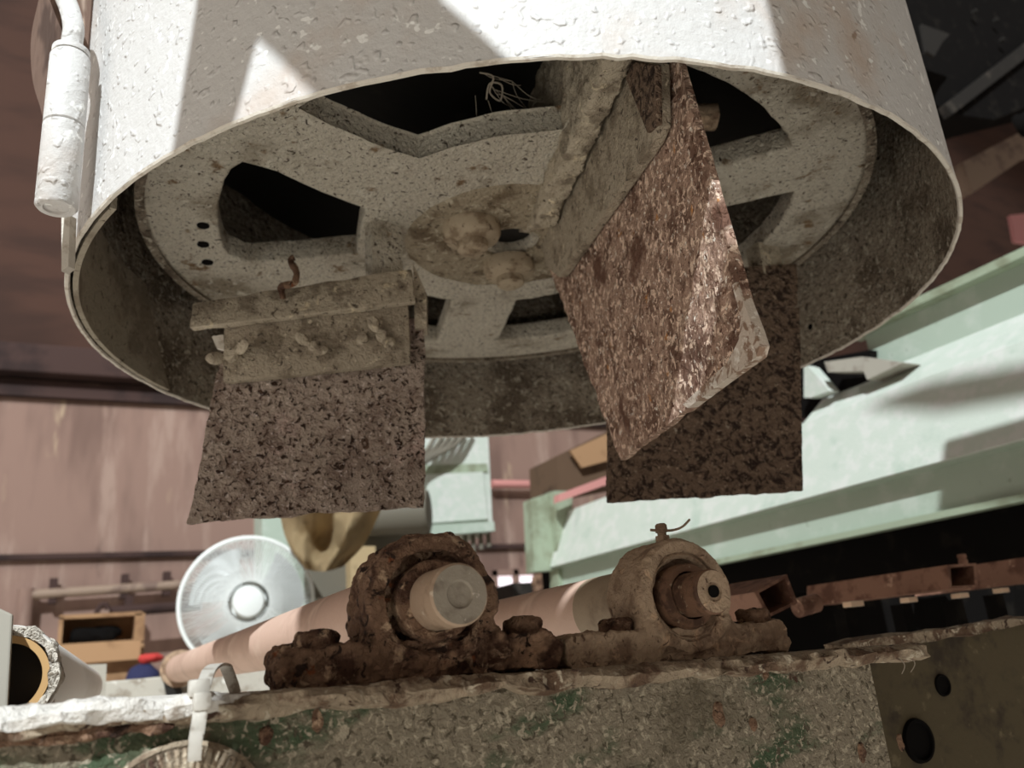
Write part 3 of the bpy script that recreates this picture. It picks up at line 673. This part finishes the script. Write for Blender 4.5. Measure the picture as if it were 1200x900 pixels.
ribbon([aty(236, 818, .3745), aty(235, 830, .3735), aty(233, 845, .372), aty(231, 858, .372), aty(229, 868, .372)], .0054)
ribbon([aty(230, 858, .3705), aty(229, 870, .370), aty(228, 884, .3705), aty(227.5, 891, .371)], .0048, .002, 'strap_tongue')
bm = B(); c = aty(233, 806, .380); box(bm, c, (.0082, .006, .0066)); bevel(bm, .001); obj('buckle', bm, m_clip, clip, True)
bm = B(); c = aty(237, 822, .3735); box(bm, c, (.0070, .004, .007)); bevel(bm, .0012); obj('keeper', bm, m_clip, clip, True)

# ------------------------------------------------------------------ white roll at the left
RY = .52; c0 = aty(5, 795, RY); rr_ = (aty(5, 795, RY)-aty(5, 733, RY)).length
rax = ray(150, 812).normalized(); rax.z = 0; rax.normalize()
wr = thing('paper_roll', (c0.x, RY, c0.z-rr_), 'white roll with frayed edge and tan core lying behind the beam at left', 'roll')
bm = B(); lathe(bm, c0, rax, [(0, rr_*.86), (-.002, rr_*.98), (.001, rr_), (.80, rr_), (.80, 0)], 72); obj('sheet', bm, m_whiteroll, wr, True)
bm = B(); lathe(bm, c0-rax*.001, rax, [(0, rr_*.78), (-.003, rr_*.8), (-.004, rr_*.95), (0, rr_*1.005), (.006, rr_*1.004)], 120); rough_up(bm, .0022, 120, 2); obj('frayed_edge', bm, m_edge, wr, True)
bm = B(); lathe(bm, c0-rax*.004, rax, [(.05, rr_*.66), (0, rr_*.66), (0, rr_*.79), (.05, rr_*.79)], 72); obj('core', bm, m_core, wr, True)
bm = B(); lathe(bm, c0+rax*.006, rax, [(0, 0), (0, rr_*.665), (.02, rr_*.665)], 48); obj('end_plug', bm, m_dark, wr)
bm = B(); prism(bm, [aty(x, y, .50) for x, y in ((-40, 712), (0, 713), (15, 720), (8, 842), (-40, 848))], (0, .008, 0)); bevel(bm, .001)
tag(obj('roll_stand', bm, m_grey), 'grey upright plate in front of the white roll at the left edge', 'stand')
bm = B(); prism(bm, [aty(x, y, 1.40) for x, y in ((97, 779), (125, 778), (123, 832), (119, 832), (110, 800), (104, 792))], (0, .004, 0))
tag(obj('angle_plate', bm, m_grey), 'small pale tapered plate standing at the far end of the white roll', 'plate')

# ------------------------------------------------------------------ mint green side frame
sf = thing('side_frame', (1.288, 1.15, -.1), 'long mint green conveyor side frame rising to the right', 'frame')
YN = .35
def run(prof, Ya, Yb, name, m, label=None, nb=0):
    bm = B(); P = [Vector((x, Ya, z)) for x, z in prof]; prism(bm, P, (0, Yb-Ya, 0)); return obj(name, bm, m, sf, label=label)
def zz(py_, X): return atx(1200, py_, X).z
YU = atx(1016, 402, 1.403).y; YE = atx(648, 660, 1.265).y
run([(1.403, zz(300, 1.403)), (1.403, zz(370, 1.403)), (1.42, zz(370, 1.403)), (1.42, zz(300, 1.403))], YN, YU, 'upper_panel', m_mint)
run([(1.374, zz(289, 1.374)), (1.374, zz(300, 1.374)), (1.426, zz(300, 1.374)), (1.426, zz(289, 1.374))], YN, YU+.03, 'rail_cap', m_mintd)
run([(1.405, zz(366, 1.403)), (1.311, zz(399, 1.311)), (1.317, zz(399, 1.311)-.004), (1.42, zz(366, 1.403)-.004)], YN, YU+.12, 'sloped_ledge', m_mintw)
run([(1.311, zz(399, 1.311)), (1.248, zz(514, 1.248)), (1.254, zz(514, 1.248)-.003), (1.322, zz(399, 1.311)-.004)], YN, YE, 'main_face', m_mintw, 'broad whitish face of the frame')
run([(1.251, zz(514, 1.248)), (1.282, zz(514, 1.248)-.004), (1.282, zz(514, 1.248)-.006), (1.251, zz(514, 1.248)-.003)], YN, YE, 'fold', m_mint)
run([(1.279, zz(516, 1.279)), (1.279, zz(580, 1.279)), (1.288, zz(580, 1.279)), (1.288, zz(510, 1.279))], YN, YE, 'lower_face', m_mint)
run([(1.265, zz(578, 1.265)), (1.265, zz(587, 1.265)), (1.294, zz(587, 1.265)), (1.294, zz(578, 1.265))], YN, YE, 'bottom_lip', m_mintd)
bm = B(); YD = YE
prism(bm, [aty(x, y, YE-.01) for x, y in ((622, 585), (648, 576), (651, 668), (626, 670))], (0, .05, 0)); obj('end_post', bm, m_mintd, sf)
bm = B(); prism(bm, [atx(x, y, 1.265) for x, y in ((640, 578), (650, 575), (655, 690), (645, 692))], (.06, 0, 0)); obj('end_plate', bm, m_mintd, sf)
run([(1.334, .3), (1.334, -.9), (1.38, -.9), (1.38, .3)], YN, YE+.2, 'shade_backing', m_black, 'black panel painted as the shaded recess below the frame')  # black panel added to paint the shade of the open void
# bracket pieces at the frame's left end
bm = B(); prism(bm, [atx(x, y, 1.311) for x, y in ((966, 424), (1010, 418), (1058, 425), (1016, 445), (1012, 435), (970, 436))], (.05, 0, 0)); obj('bracket_angle', bm, m_grey, sf)
bm = B(); prism(bm, [atx(x, y, 1.322) for x, y in ((942, 428), (948, 430), (972, 458), (950, 466), (942, 466))], (.03, 0, 0)); obj('bracket_gusset', bm, m_mintw, sf)
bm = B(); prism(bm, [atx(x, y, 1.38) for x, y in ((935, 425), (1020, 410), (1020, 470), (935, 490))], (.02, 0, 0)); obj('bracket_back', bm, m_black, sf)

# ------------------------------------------------------------------ rusty square tubes and the dark chain track on the right
def sqtube(name, end, Ya, Yb, label, m=m_rtube):
    """end: four pixels of the open end seen at depth Ya; runs back along the rollers"""
    e = [aty(x, y, Ya) for x, y in end]; c = sum(e, Vector())/4
    inn = [c+(p-c)*.80 for p in e]; L_ = Vector((0, Yb-Ya, 0)); bm = B()
    vo, vi = [bm.verts.new(p) for p in e], [bm.verts.new(p) for p in inn]
    wo_, wi = [bm.verts.new(p+L_) for p in e], [bm.verts.new(p+L_) for p in inn]
    for i in range(4):
        j = (i+1) % 4
        bm.faces.new((vo[i], vo[j], vi[j], vi[i])); bm.faces.new((vo[i], wo_[i], wo_[j], vo[j])); bm.faces.new((vi[i], vi[j], wi[j], wi[i])); bm.faces.new((wo_[i], wi[i], wi[j], wo_[j]))
    return tag(obj(name, bm, m), label, 'tube')
sqtube('square_tube', ((884, 694), (922, 673), (935, 707), (900, 724)), .56, .74, 'short rusty square tube with open dark end just right of the right bearing block')
sqtube('square_tube', ((1110, 662), (1144, 660), (1146, 688), (1112, 690)), .62, .828, 'long rusty square tube with a bolt above its open end')
sqtube('square_tube', ((1262, 644), (1300, 640), (1302, 672), (1264, 676)), .58, .80, 'rusty square tube leaving at the right edge')
bm = B(); c = aty(1129, 660, .66); lathe(bm, c, (0, 0, 1), [(-.02, 0), (-.02, .0052), (.004, .0052), (.0043, .0042), (.006, .0042), (.0063, .0052), (.010, .0050), (.0105, .004), (.0105, 0)], 16)
tag(obj('stud_bolt', bm, m_rtube, smooth=True), 'bright topped threaded stud standing up on the long rusty tube', 'bolt')
tr = thing('chain_track', aty(1080, 740, .66), 'black toothed chain track with bright pad ends under the rusty tubes', 'track')
bm = B(); prism(bm, [aty(x, y, .83) for x, y in ((870, 700), (1188, 678), (1188, 760), (870, 790))], (0, .02, 0)); obj('track_body', bm, m_black, tr)
for px, py_, wd in ((1000, 708, 13), (1065, 703, 10), (1125, 698, 11), (1173, 692, 10)):
    c = aty(px, py_, .66); k_ = .66/980*1.15
    bm = B(); box(bm, c, (wd*2*k_*.95, .012, 7*k_)); bevel(bm, .0006); pd = obj('pad', bm, m_pads, tr)
    bm = B(); box(bm, c+Vector((0, .012, -.022)), (wd*2*k_, .016, .036)); obj('tooth', bm, m_black, tr)
c = aty(945, 712, .62); bm = B(); cyl(bm, c+Vector((-.012, 0, 0)), c+Vector((.012, -.002, .004)), .009, .009, 20); obj('pin', bm, m_rtube, tr, True)

# ------------------------------------------------------------------ dark drive machinery at the upper right
dm = thing('drive_unit', aty(1160, 120, 1.25), 'dark greasy drive machinery beyond the drum at the upper right', 'machine')
obj('housing', pprism([(1040, -60), (1330, -60), (1330, 80), (1200, 108), (1118, 132), (1090, 120), (1040, 40)], 1.4, .3), m_black, dm)
obj('support_beam', pprism([(1108, 122), (1215, 40), (1215, 58), (1116, 134)], 1.36, .03), m_dark, dm, label='grey edged diagonal support')
obj('lower_beam', pprism([(1113, 130), (1215, 52), (1215, 120), (1165, 140), (1120, 134)], 1.38, .03), m_black, dm)
obj('torn_plate', pprism([(1080, 28), (1113, 40), (1104, 50), (1095, 66), (1086, 60)], 1.30, .01), m_dark, dm)
c = aty(1192, 150, 1.25); bm = B(); lathe(bm, c, (.25, -1, .1), [(0, 0), (0, .035), (.01, .04), (.02, .04), (.02, .034), (.08, .034), (.08, .045), (.12, .045), (.12, 0)], 36); obj('motor_can', bm, m_black, dm, True)
for i, (px, py_) in enumerate(((1165, 25), (1172, 48), (1140, 15))):
    c = aty(px, py_, 1.38); bm = B(); cyl(bm, c, c+Vector((0, -.015, 0)), .008, .007, 6); obj('bolt', bm, m_dark, dm)
sb = B(); prism(sb, [aty(x, y, 1.6) for x, y in ((1128, 190), (1205, 150), (1240, 140), (1240, 170), (1205, 182), (1140, 226))], (0, .05, 0))
tag(obj('channel_beam', sb, m_pipe), 'dusty grey brown channel beam against the dark red wall at upper right', 'beam')
sb = B(); prism(sb, [aty(x, y, 1.58) for x, y in ((1133, 205), (1205, 170), (1240, 158), (1240, 164), (1205, 178), (1136, 213))], (0, .02, 0)); o = obj('channel_lip', sb, m_ledge); 
o.parent = None
bpy.data.objects.remove(o)
obj_ps = pprism([(1184, 252), (1240, 246), (1240, 290), (1190, 283)], 2.4, .02); tag(obj('pink_sheet', obj_ps, m_pinksign), 'small pink sheet on the dark red wall above the frame at right edge', 'sheet')

# ------------------------------------------------------------------ background by the wall
# fan
FY = 2.3; fc = aty(290, 706, FY); fr_ = (aty(290, 706, FY)-aty(365, 701, FY)).length
fan = thing('fan', (fc.x, FY, -1.0), 'round white pedestal fan standing before the pink wall', 'fan')
fax = Vector((-.12, -1, -.05)).normalized()
fu, fv = frame_of(fax)
bm = B()
for k in range(48): 
    a = 2*math.pi*k/48
bm.free()
def ring3(c, ax, R_, r_, n=64, k=8):
    u, v = frame_of(ax); bm = B(); rings = []
    for i in range(n):
        a = 2*math.pi*i/n; d = u*math.cos(a)+v*math.sin(a)
        rings.append([bm.verts.new(c+d*(R_+r_*math.cos(2*math.pi*j/k))+ax.normalized()*r_*math.sin(2*math.pi*j/k)) for j in range(k)])
    for i in range(n):
        A, C = rings[i], rings[(i+1) % n]
        for j in range(k): bm.faces.new((A[j], A[(j+1) % k], C[(j+1) % k], C[j]))
    return bm
obj('guard_ring', ring3(fc, fax, fr_, .0055), m_fan, fan, True)
wires = B()
for k in range(130):
    a = 2*math.pi*k/130; d = fu*math.cos(a)+fv*math.sin(a)
    tube(wires, [fc+fax*.055+d*.05, fc+fax*.05+d*fr_*.5, fc+fax*.03+d*fr_*.85, fc+d*fr_], .0013, 4)
obj('guard_wires', wires, m_fan, fan, kind='stuff')
wires = B()
for k in range(100):
    a = 2*math.pi*(k+.5)/100; d = fu*math.cos(a)+fv*math.sin(a)
    tube(wires, [fc-fax*.07+d*.06, fc-fax*.06+d*fr_*.7, fc+d*fr_], .0011, 4)
obj('guard_wires', wires, m_fan, fan, kind='stuff')
bm = B(); lathe(bm, fc, fax, [(.050, .040), (.058, .036), (.062, .02), (.062, 0)], 32); obj('badge', bm, m_fan, fan, True)
bm = B(); lathe(bm, fc, fax, [(-.02, 0), (-.02, .045), (.03, .045), (.035, 0)], 32); obj('hub', bm, m_fan, fan, True)
for k in range(3):
    a0 = 2*math.pi*k/3+.6; bm = B(); up_, dn_ = [], []
    for i in range(9):
        t = i/8
        for j in range(7):
            s_ = j/6; rr2 = .04+(fr_*.86-.04)*s_; a = a0+(t-.5)*(1.15+.3*s_)
            p = fc+(fu*math.cos(a)+fv*math.sin(a))*rr2+fax*(.03*(t-.5)); up_.append(bm.verts.new(p)); dn_.append(bm.verts.new(p-fax*.002))
    for i in range(8):
        for j in range(6):
            q4 = (i*7+j, i*7+j+1, (i+1)*7+j+1, (i+1)*7+j); bm.faces.new([up_[x] for x in q4]); bm.faces.new([dn_[x] for x in q4[::-1]])
    obj('fan_blade', bm, m_fanb, fan, True)
bm = B(); lathe(bm, fc-fax*.07, -fax, [(0, .06), (.02, .055), (.10, .045), (.12, 0)], 28); obj('motor', bm, m_fan, fan, True)
bm = B(); cyl(bm, (fc.x+.01, FY+.10, -.98), (fc.x+.01, FY+.10, fc.z), .014, n=16); obj('pole', bm, m_fan, fan, True)
bm = B(); lathe(bm, (fc.x+.01, FY+.10, -1.0), (0, 0, 1), [(0, 0), (0, .2), (.015, .19), (.035, .05), (.04, 0)], 40); obj('base', bm, m_fan, fan, True)

# table with boxes behind the fan
TY = 2.9; tz = aty(110, 790, TY).z
tb = thing('work_table', (aty(110, 800, TY).x, TY+.3, -1), 'low dusty table below the pink wall at left', 'table')
tl, trr = aty(40, 790, TY).x, aty(420, 760, TY).x
tz = aty(168, 792, 3.0).z-.061
bm = B(); box(bm, ((tl+trr)/2, TY+.28, tz-.015), (trr-tl, .6, .03)); obj('table_top', bm, m_cardd, tb)
for x in (tl+.05, trr-.05):
    for y in (TY+.03, TY+.53): bm = B(); box(bm, (x, y, (tz-.03-1)/2), (.05, .05, tz-.03+1)); obj('leg', bm, m_cardd, tb)
def cbox(pxs, Y, dep, label, m=m_card, open_=True):
    a = [aty(x, y, Y) for x, y in pxs]; x0_, x1_ = min(p.x for p in a), max(p.x for p in a); z0_, z1_ = min(p.z for p in a), max(p.z for p in a)
    root = thing('cardboard_box', ((x0_+x1_)/2, Y+dep/2, z0_), label, 'box')
    bm = B(); t = .006
    for c, s_ in (((x0_, 0), 0), ((x1_, 0), 0)): box(bm, (c[0], Y+dep/2, (z0_+z1_)/2), (t, dep, z1_-z0_))
    for y in (Y, Y+dep): box(bm, ((x0_+x1_)/2, y, (z0_+z1_)/2 if y > Y else z0_+(z1_-z0_)*.5), (x1_-x0_, t, (z1_-z0_)))
    box(bm, ((x0_+x1_)/2, Y+dep/2, z0_+t/2), (x1_-x0_, dep, t)); obj('carton', bm, m, root)
    bm = B(); box(bm, ((x0_+x1_)/2, Y-.05, z1_-.03), (x1_-x0_, .004, .10), Matrix.Rotation(.9, 3, 'X')); obj('flap', bm, m, root)
    return root
# open carton lying with its mouth to the viewer
bm = B(); a, b_ = aty(72, 724, 3.1), aty(162, 752, 3.1)
x0_, x1_, z0_, z1_ = a.x, b_.x, b_.z, a.z
ob = thing('cardboard_box', ((x0_+x1_)/2, 3.2, z0_), 'open cardboard box with dark inside tipped towards the viewer, upper one on the table', 'box')
for c, s_ in (((x0_, 3.14, (z0_+z1_)/2), (.012, .13, z1_-z0_)), ((x1_, 3.14, (z0_+z1_)/2), (.03, .13, z1_-z0_)), (((x0_+x1_)/2, 3.14, z1_), (x1_-x0_+.012, .13, .012)), (((x0_+x1_)/2, 3.14, z0_), (x1_-x0_+.012, .13, .012)), (((x0_+x1_)/2, 3.20, (z0_+z1_)/2), (x1_-x0_, .012, z1_-z0_))): box(bm, c, s_)
obj('carton', bm, m_card, ob)
bm = B(); box(bm, ((x0_+x1_)/2, 2.985, z0_-.03), (x1_-x0_, .008, .06), Matrix.Rotation(-.2, 3, 'X')); obj('flap', bm, m_card, ob)
bm = B(); c = aty(112, 751, 3.13); c.z = z0_+.032
bmesh.ops.create_icosphere(bm, subdivisions=3, radius=1)
for v in bm.verts: v.co = c+Vector((v.co.x*.075, v.co.y*.035, v.co.z*.025))
rough_up(bm, .015, 20, 4); tag(obj('dark_rag', bm, m_black, smooth=True), 'dark rag lying inside the open cardboard box', 'rag')
a, b_ = aty(80, 757, 3.0), aty(168, 792, 3.0); a.z = z0_-.008
bm = B(); box(bm, ((a.x+b_.x)/2, 3.15, (a.z+b_.z)/2-.03), (b_.x-a.x, .26, a.z-b_.z+.06)); bevel(bm, .004)
tag(obj('cardboard_box', bm, m_card), 'closed brown cardboard box below the open one', 'box')
zt = aty(168, 777, 2.94).z; zr = aty(177, 766, 2.94).z
for px, za, zb_, m, nm, lb, sx in ((167, tz+.002, zt, m_blue, 'navy_cloth', 'navy cloth bundle standing on the table beside the cardboard boxes', .05), (177, zt+.001, zr, m_red, 'red_cloth', 'small red cloth lying on top of the navy bundle', .034)):
    bm = B(); bmesh.ops.create_icosphere(bm, subdivisions=3, radius=1); c = aty(px, 775, 2.94); c.z = (za+zb_)/2
    for v in bm.verts: v.co = c+Vector((v.co.x*sx, v.co.y*.03, v.co.z*(zb_-za)/2))
    rough_up(bm, .008, 24, px); tag(obj(nm, bm, m, smooth=True), lb, 'cloth')

# pipes on the wall
def wpipe(pa, pb, Y, r_, m, label, clips=()):
    A, C = aty(*pa, Y), aty(*pb, Y); A.y = C.y = Y; root = thing('wall_pipe', (A+C)/2, label, 'pipe')
    bm = B(); cyl(bm, A, C, r_, n=14); obj('pipe_run', bm, m, root, True)
    for px in clips:
        t = (px-pa[0])/(pb[0]-pa[0]); c = A.lerp(C, t); bm = B(); box(bm, c+Vector((0, .02, .01)), (.03, .05, .10)); obj('pipe_clip', bm, m_ledge, root)
    return root
wpipe((36, 697), (232, 684), 3.93, .020, m_pipe, 'thin level pipe along the pink wall at left above the boxes', (60, 142, 193))
wpipe((128, 717), (236, 709), 3.80, .022, m_ledge, 'short darker pipe below the level pipe behind the fan', (150,))
wpipe((31, 690), (26, 745), 3.93, .030, m_wall, 'short upright pinkish pipe stub at the left end of the level pipe', ())
wpipe((576, 567), (650, 568), 3.93, .022, m_pinkp, 'pink pipe on the wall right of the pale cabinet', ())
bm = B(); tube(bm, spline([aty(112, 722, 3.75), aty(116, 712, 3.75), aty(123, 708, 3.75), aty(127, 714, 3.75)], 6), .010, 8)
tag(obj('hook', bm, m_ledge, smooth=True), 'bent hook above the open cardboard box', 'hook')

# pale green cabinet on its post with cables
CY = 2.6
cb = thing('control_cabinet', aty(538, 625, CY), 'pale green control cabinet hanging below the drum before the pink wall', 'cabinet')
obj('body', pprism([(460, 486), (571, 486), (577, 612), (460, 620)], CY, .25), m_mintw, cb)
obj('seam_band', pprism([(470, 546), (571, 543), (572, 553), (470, 557)], CY-.006, .01), m_mintd, cb)
obj('bottom_shelf', pprism([(455, 618), (579, 611), (580, 622), (455, 632)], CY-.03, .3), m_mint, cb)
obj('door', pprism([(500, 556), (566, 553), (572, 608), (500, 613)], CY-.012, .012), m_mintw, cb)
c = aty(520, 590, CY); bm = B(); box(bm, (c.x, (CY+.24+WY)/2, c.z), (.06, WY-CY-.24, .06)); obj('wall_arm', bm, m_motor, cb)
bm = B()
for i in range(5): tube(bm, spline([aty(552-i*9, 500, CY-.04), aty(535-i*8, 520+i, CY-.06), aty(515-i*6, 532+i*2, CY-.07), aty(492, 545+i*3, CY-.06)], 6), .008, 6)
obj('cable_bundle', bm, m_motor, cb, True)
for i in range(4):
    x = 545+i*9; bm = B(); cyl(bm, aty(x, 624, CY+.02), aty(x+1, 650-3*i, CY+.02), .009, n=8); obj('gland', bm, m_motor, cb)
# green post and the machine with canvas
gp = pprism([(307, 560), (345, 560), (352, 640), (372, 700), (384, 800), (307, 800)], 2.5, .12)
tag(obj('green_column', gp, m_mint), 'pale green column between the fan and the tan canvas', 'column')
mt = thing('motor', aty(450, 640, 2.3), 'olive grey motor with canvas beside it behind the left bearing block', 'motor')
c = aty(505, 598, 2.3); bm = B(); lathe(bm, aty(415, 606, 2.42), aty(505, 598, 2.3)-aty(415, 606, 2.42), [(0, 0), (0, .06), (.21, .066), (.225, .06), (.228, 0)], 40); obj('motor_body', bm, m_motor, mt, True)
obj('mount', pprism([(362, 622), (440, 618), (505, 622), (500, 660), (430, 700), (362, 700)], 2.43, .06), m_motor, mt)
obj('duct', pprism([(410, 645), (424, 640), (440, 640), (440, 690), (412, 690)], 2.38, .06), m_tarp, mt)
bm = B(); nx, ny = 40, 30; V = []
lft = spline([(325, 585, 0), (333, 625, 0), (345, 650, 0), (358, 667, 0)], 10); rgt = spline([(452, 585, 0), (440, 612, 0), (425, 640, 0), (402, 664, 0)], 10)
for i in range(nx+1):
    row = []
    for j in range(31):
        A, C = lft[j], rgt[j]; s_ = i/nx
        x = A.x+(C.x-A.x)*s_; y = A.y+(C.y-A.y)*s_+4*math.sin(s_*math.pi)*(j/30)
        d = .03*fnoise((x*.02, y*.012, 0), 1.6, 3)+.05*math.sin(s_*11+y*.045)+.03*math.sin(s_*5-y*.08)-.10*math.sin(s_*math.pi)
        row.append(bm.verts.new(aty(x, y, 2.20+d)))
    V.append(row)
for i in range(nx):
    for j in range(30): bm.faces.new((V[i][j], V[i+1][j], V[i+1][j+1], V[i][j+1]))
bmesh.ops.solidify(bm, geom=bm.faces[:], thickness=.004)
tag(obj('canvas_cover', bm, m_tarp, smooth=True), 'tan canvas cover bundled and sagging above the fan', 'canvas')
# bright low windows in the back wall
for k, (a, b_) in enumerate((((578, 672), (655, 700)), ((382, 680), (418, 708)))):
    A, C = aty(*a, WY-.03), aty(*b_, WY-.03); root = bpy.data.objects.new('window_%d' % (k+1), None); COL.objects.link(root); root.location = ((A.x+C.x)/2, WY-.03, C.z); ORG[root] = Vector(root.location); root['kind'] = 'structure'
    bm = B(); box(bm, ((A.x+C.x)/2, WY-.02, (A.z+C.z)/2), (C.x-A.x, .01, A.z-C.z)); obj('pane', bm, m_glow, root)
    for t in (0, .33, .66, 1): bm = B(); box(bm, (A.x+(C.x-A.x)*t, WY-.035, (A.z+C.z)/2), (.03, .03, A.z-C.z+.04)); obj('window_bar', bm, m_wall, root)
    for z in (A.z, C.z): bm = B(); box(bm, ((A.x+C.x)/2, WY-.035, z), (C.x-A.x+.03, .03, .03)); obj('window_rail', bm, m_wall, root)
a, b_ = aty(600, 683, 3.4), aty(628, 698, 3.4)
bm = B(); box(bm, ((a.x+b_.x)/2, 3.5, (a.z-1)/2), (b_.x-a.x, .2, a.z+1)); bevel(bm, .005); tag(obj('dark_crate', bm, m_dark), 'tall dark crate in front of the bright low window', 'crate')
c = aty(640, 672, 2.9); bm = B(); lathe(bm, (c.x, c.y, -1), (0, 0, 1), [(0, 0), (0, .05)]+[(.1*i, .05) for i in range(1, int((c.z+1)/.1))]+[(c.z+1-.02, .055), (c.z+1, .03), (c.z+1, 0)], 20); rough_up(bm, .02, 12, 3)
tag(obj('rusty_post', bm, m_rustc, smooth=True), 'lumpy rusty post just below the end of the mint frame', 'post')
# carton on the far end of the mint frame
dk = thing('cardboard_box', aty(690, 575, 2.34), 'dark open cardboard box on the far end of the mint frame', 'box')
obj('carton', pprism([(653, 534), (712, 505), (760, 490), (760, 560), (655, 580)], 2.34, .2), m_cardd, dk)
obj('flap', pprism([(668, 528), (712, 508), (712, 540), (682, 548)], 2.31, .01), m_card, dk)
bm = pprism([(655, 579), (716, 556), (760, 540), (760, 548), (716, 566), (655, 588)], 2.08, .03); tag(obj('red_strip', bm, m_pinkp), 'faded red strip along the frame below the dark carton', 'strip')

# added shade plates (out of view), what they shade is given on the plane facing the lamp
shade_plate([(-.218, .57), (-.172, .515), (-.190, .472), (-.236, .476)])
shade_plate([(-.30, 1.1), (-.10, .60), (-.062, .500), (-.020, .462), (-.05, .43), (-.135, .470), (-.172, .512), (-.218, .57), (-.214, .62)])
shade_plate([(-.166, .23), (-.236, .474), (-.190, .472), (-.135, .47), (-.05, .43), (.05, .445), (.4, .56), (.4, -.4), (-.14, -.4)])
shade_plate([(.120, .40), (.118, .78), (.52, .85), (.52, .40)])
shade_plate([(.488, 1.124), (.566, 1.057), (.58, 1.03), (.552, .985), (.466, 1.082)], t=.9)
shade_plate([(.43, 1.30), (.507, 1.238), (.62, 1.10), (.60, 1.055), (.50, 1.174)], t=2.6)

# repeats of one kind carry the same group phrase
GROUPS = {'bearing_block': 'bearing blocks on the green beam', 'roller': 'tan rollers in the bearing blocks', 'square_tube': 'rusty square tubes on the right', 'cardboard_box': 'cardboard boxes in the background', 'wall_pipe': 'pipes on the pink wall'}
for o in COL.objects:
    if o.parent is None and o.name.split('.')[0] in GROUPS: o['group'] = GROUPS[o.name.split('.')[0]]
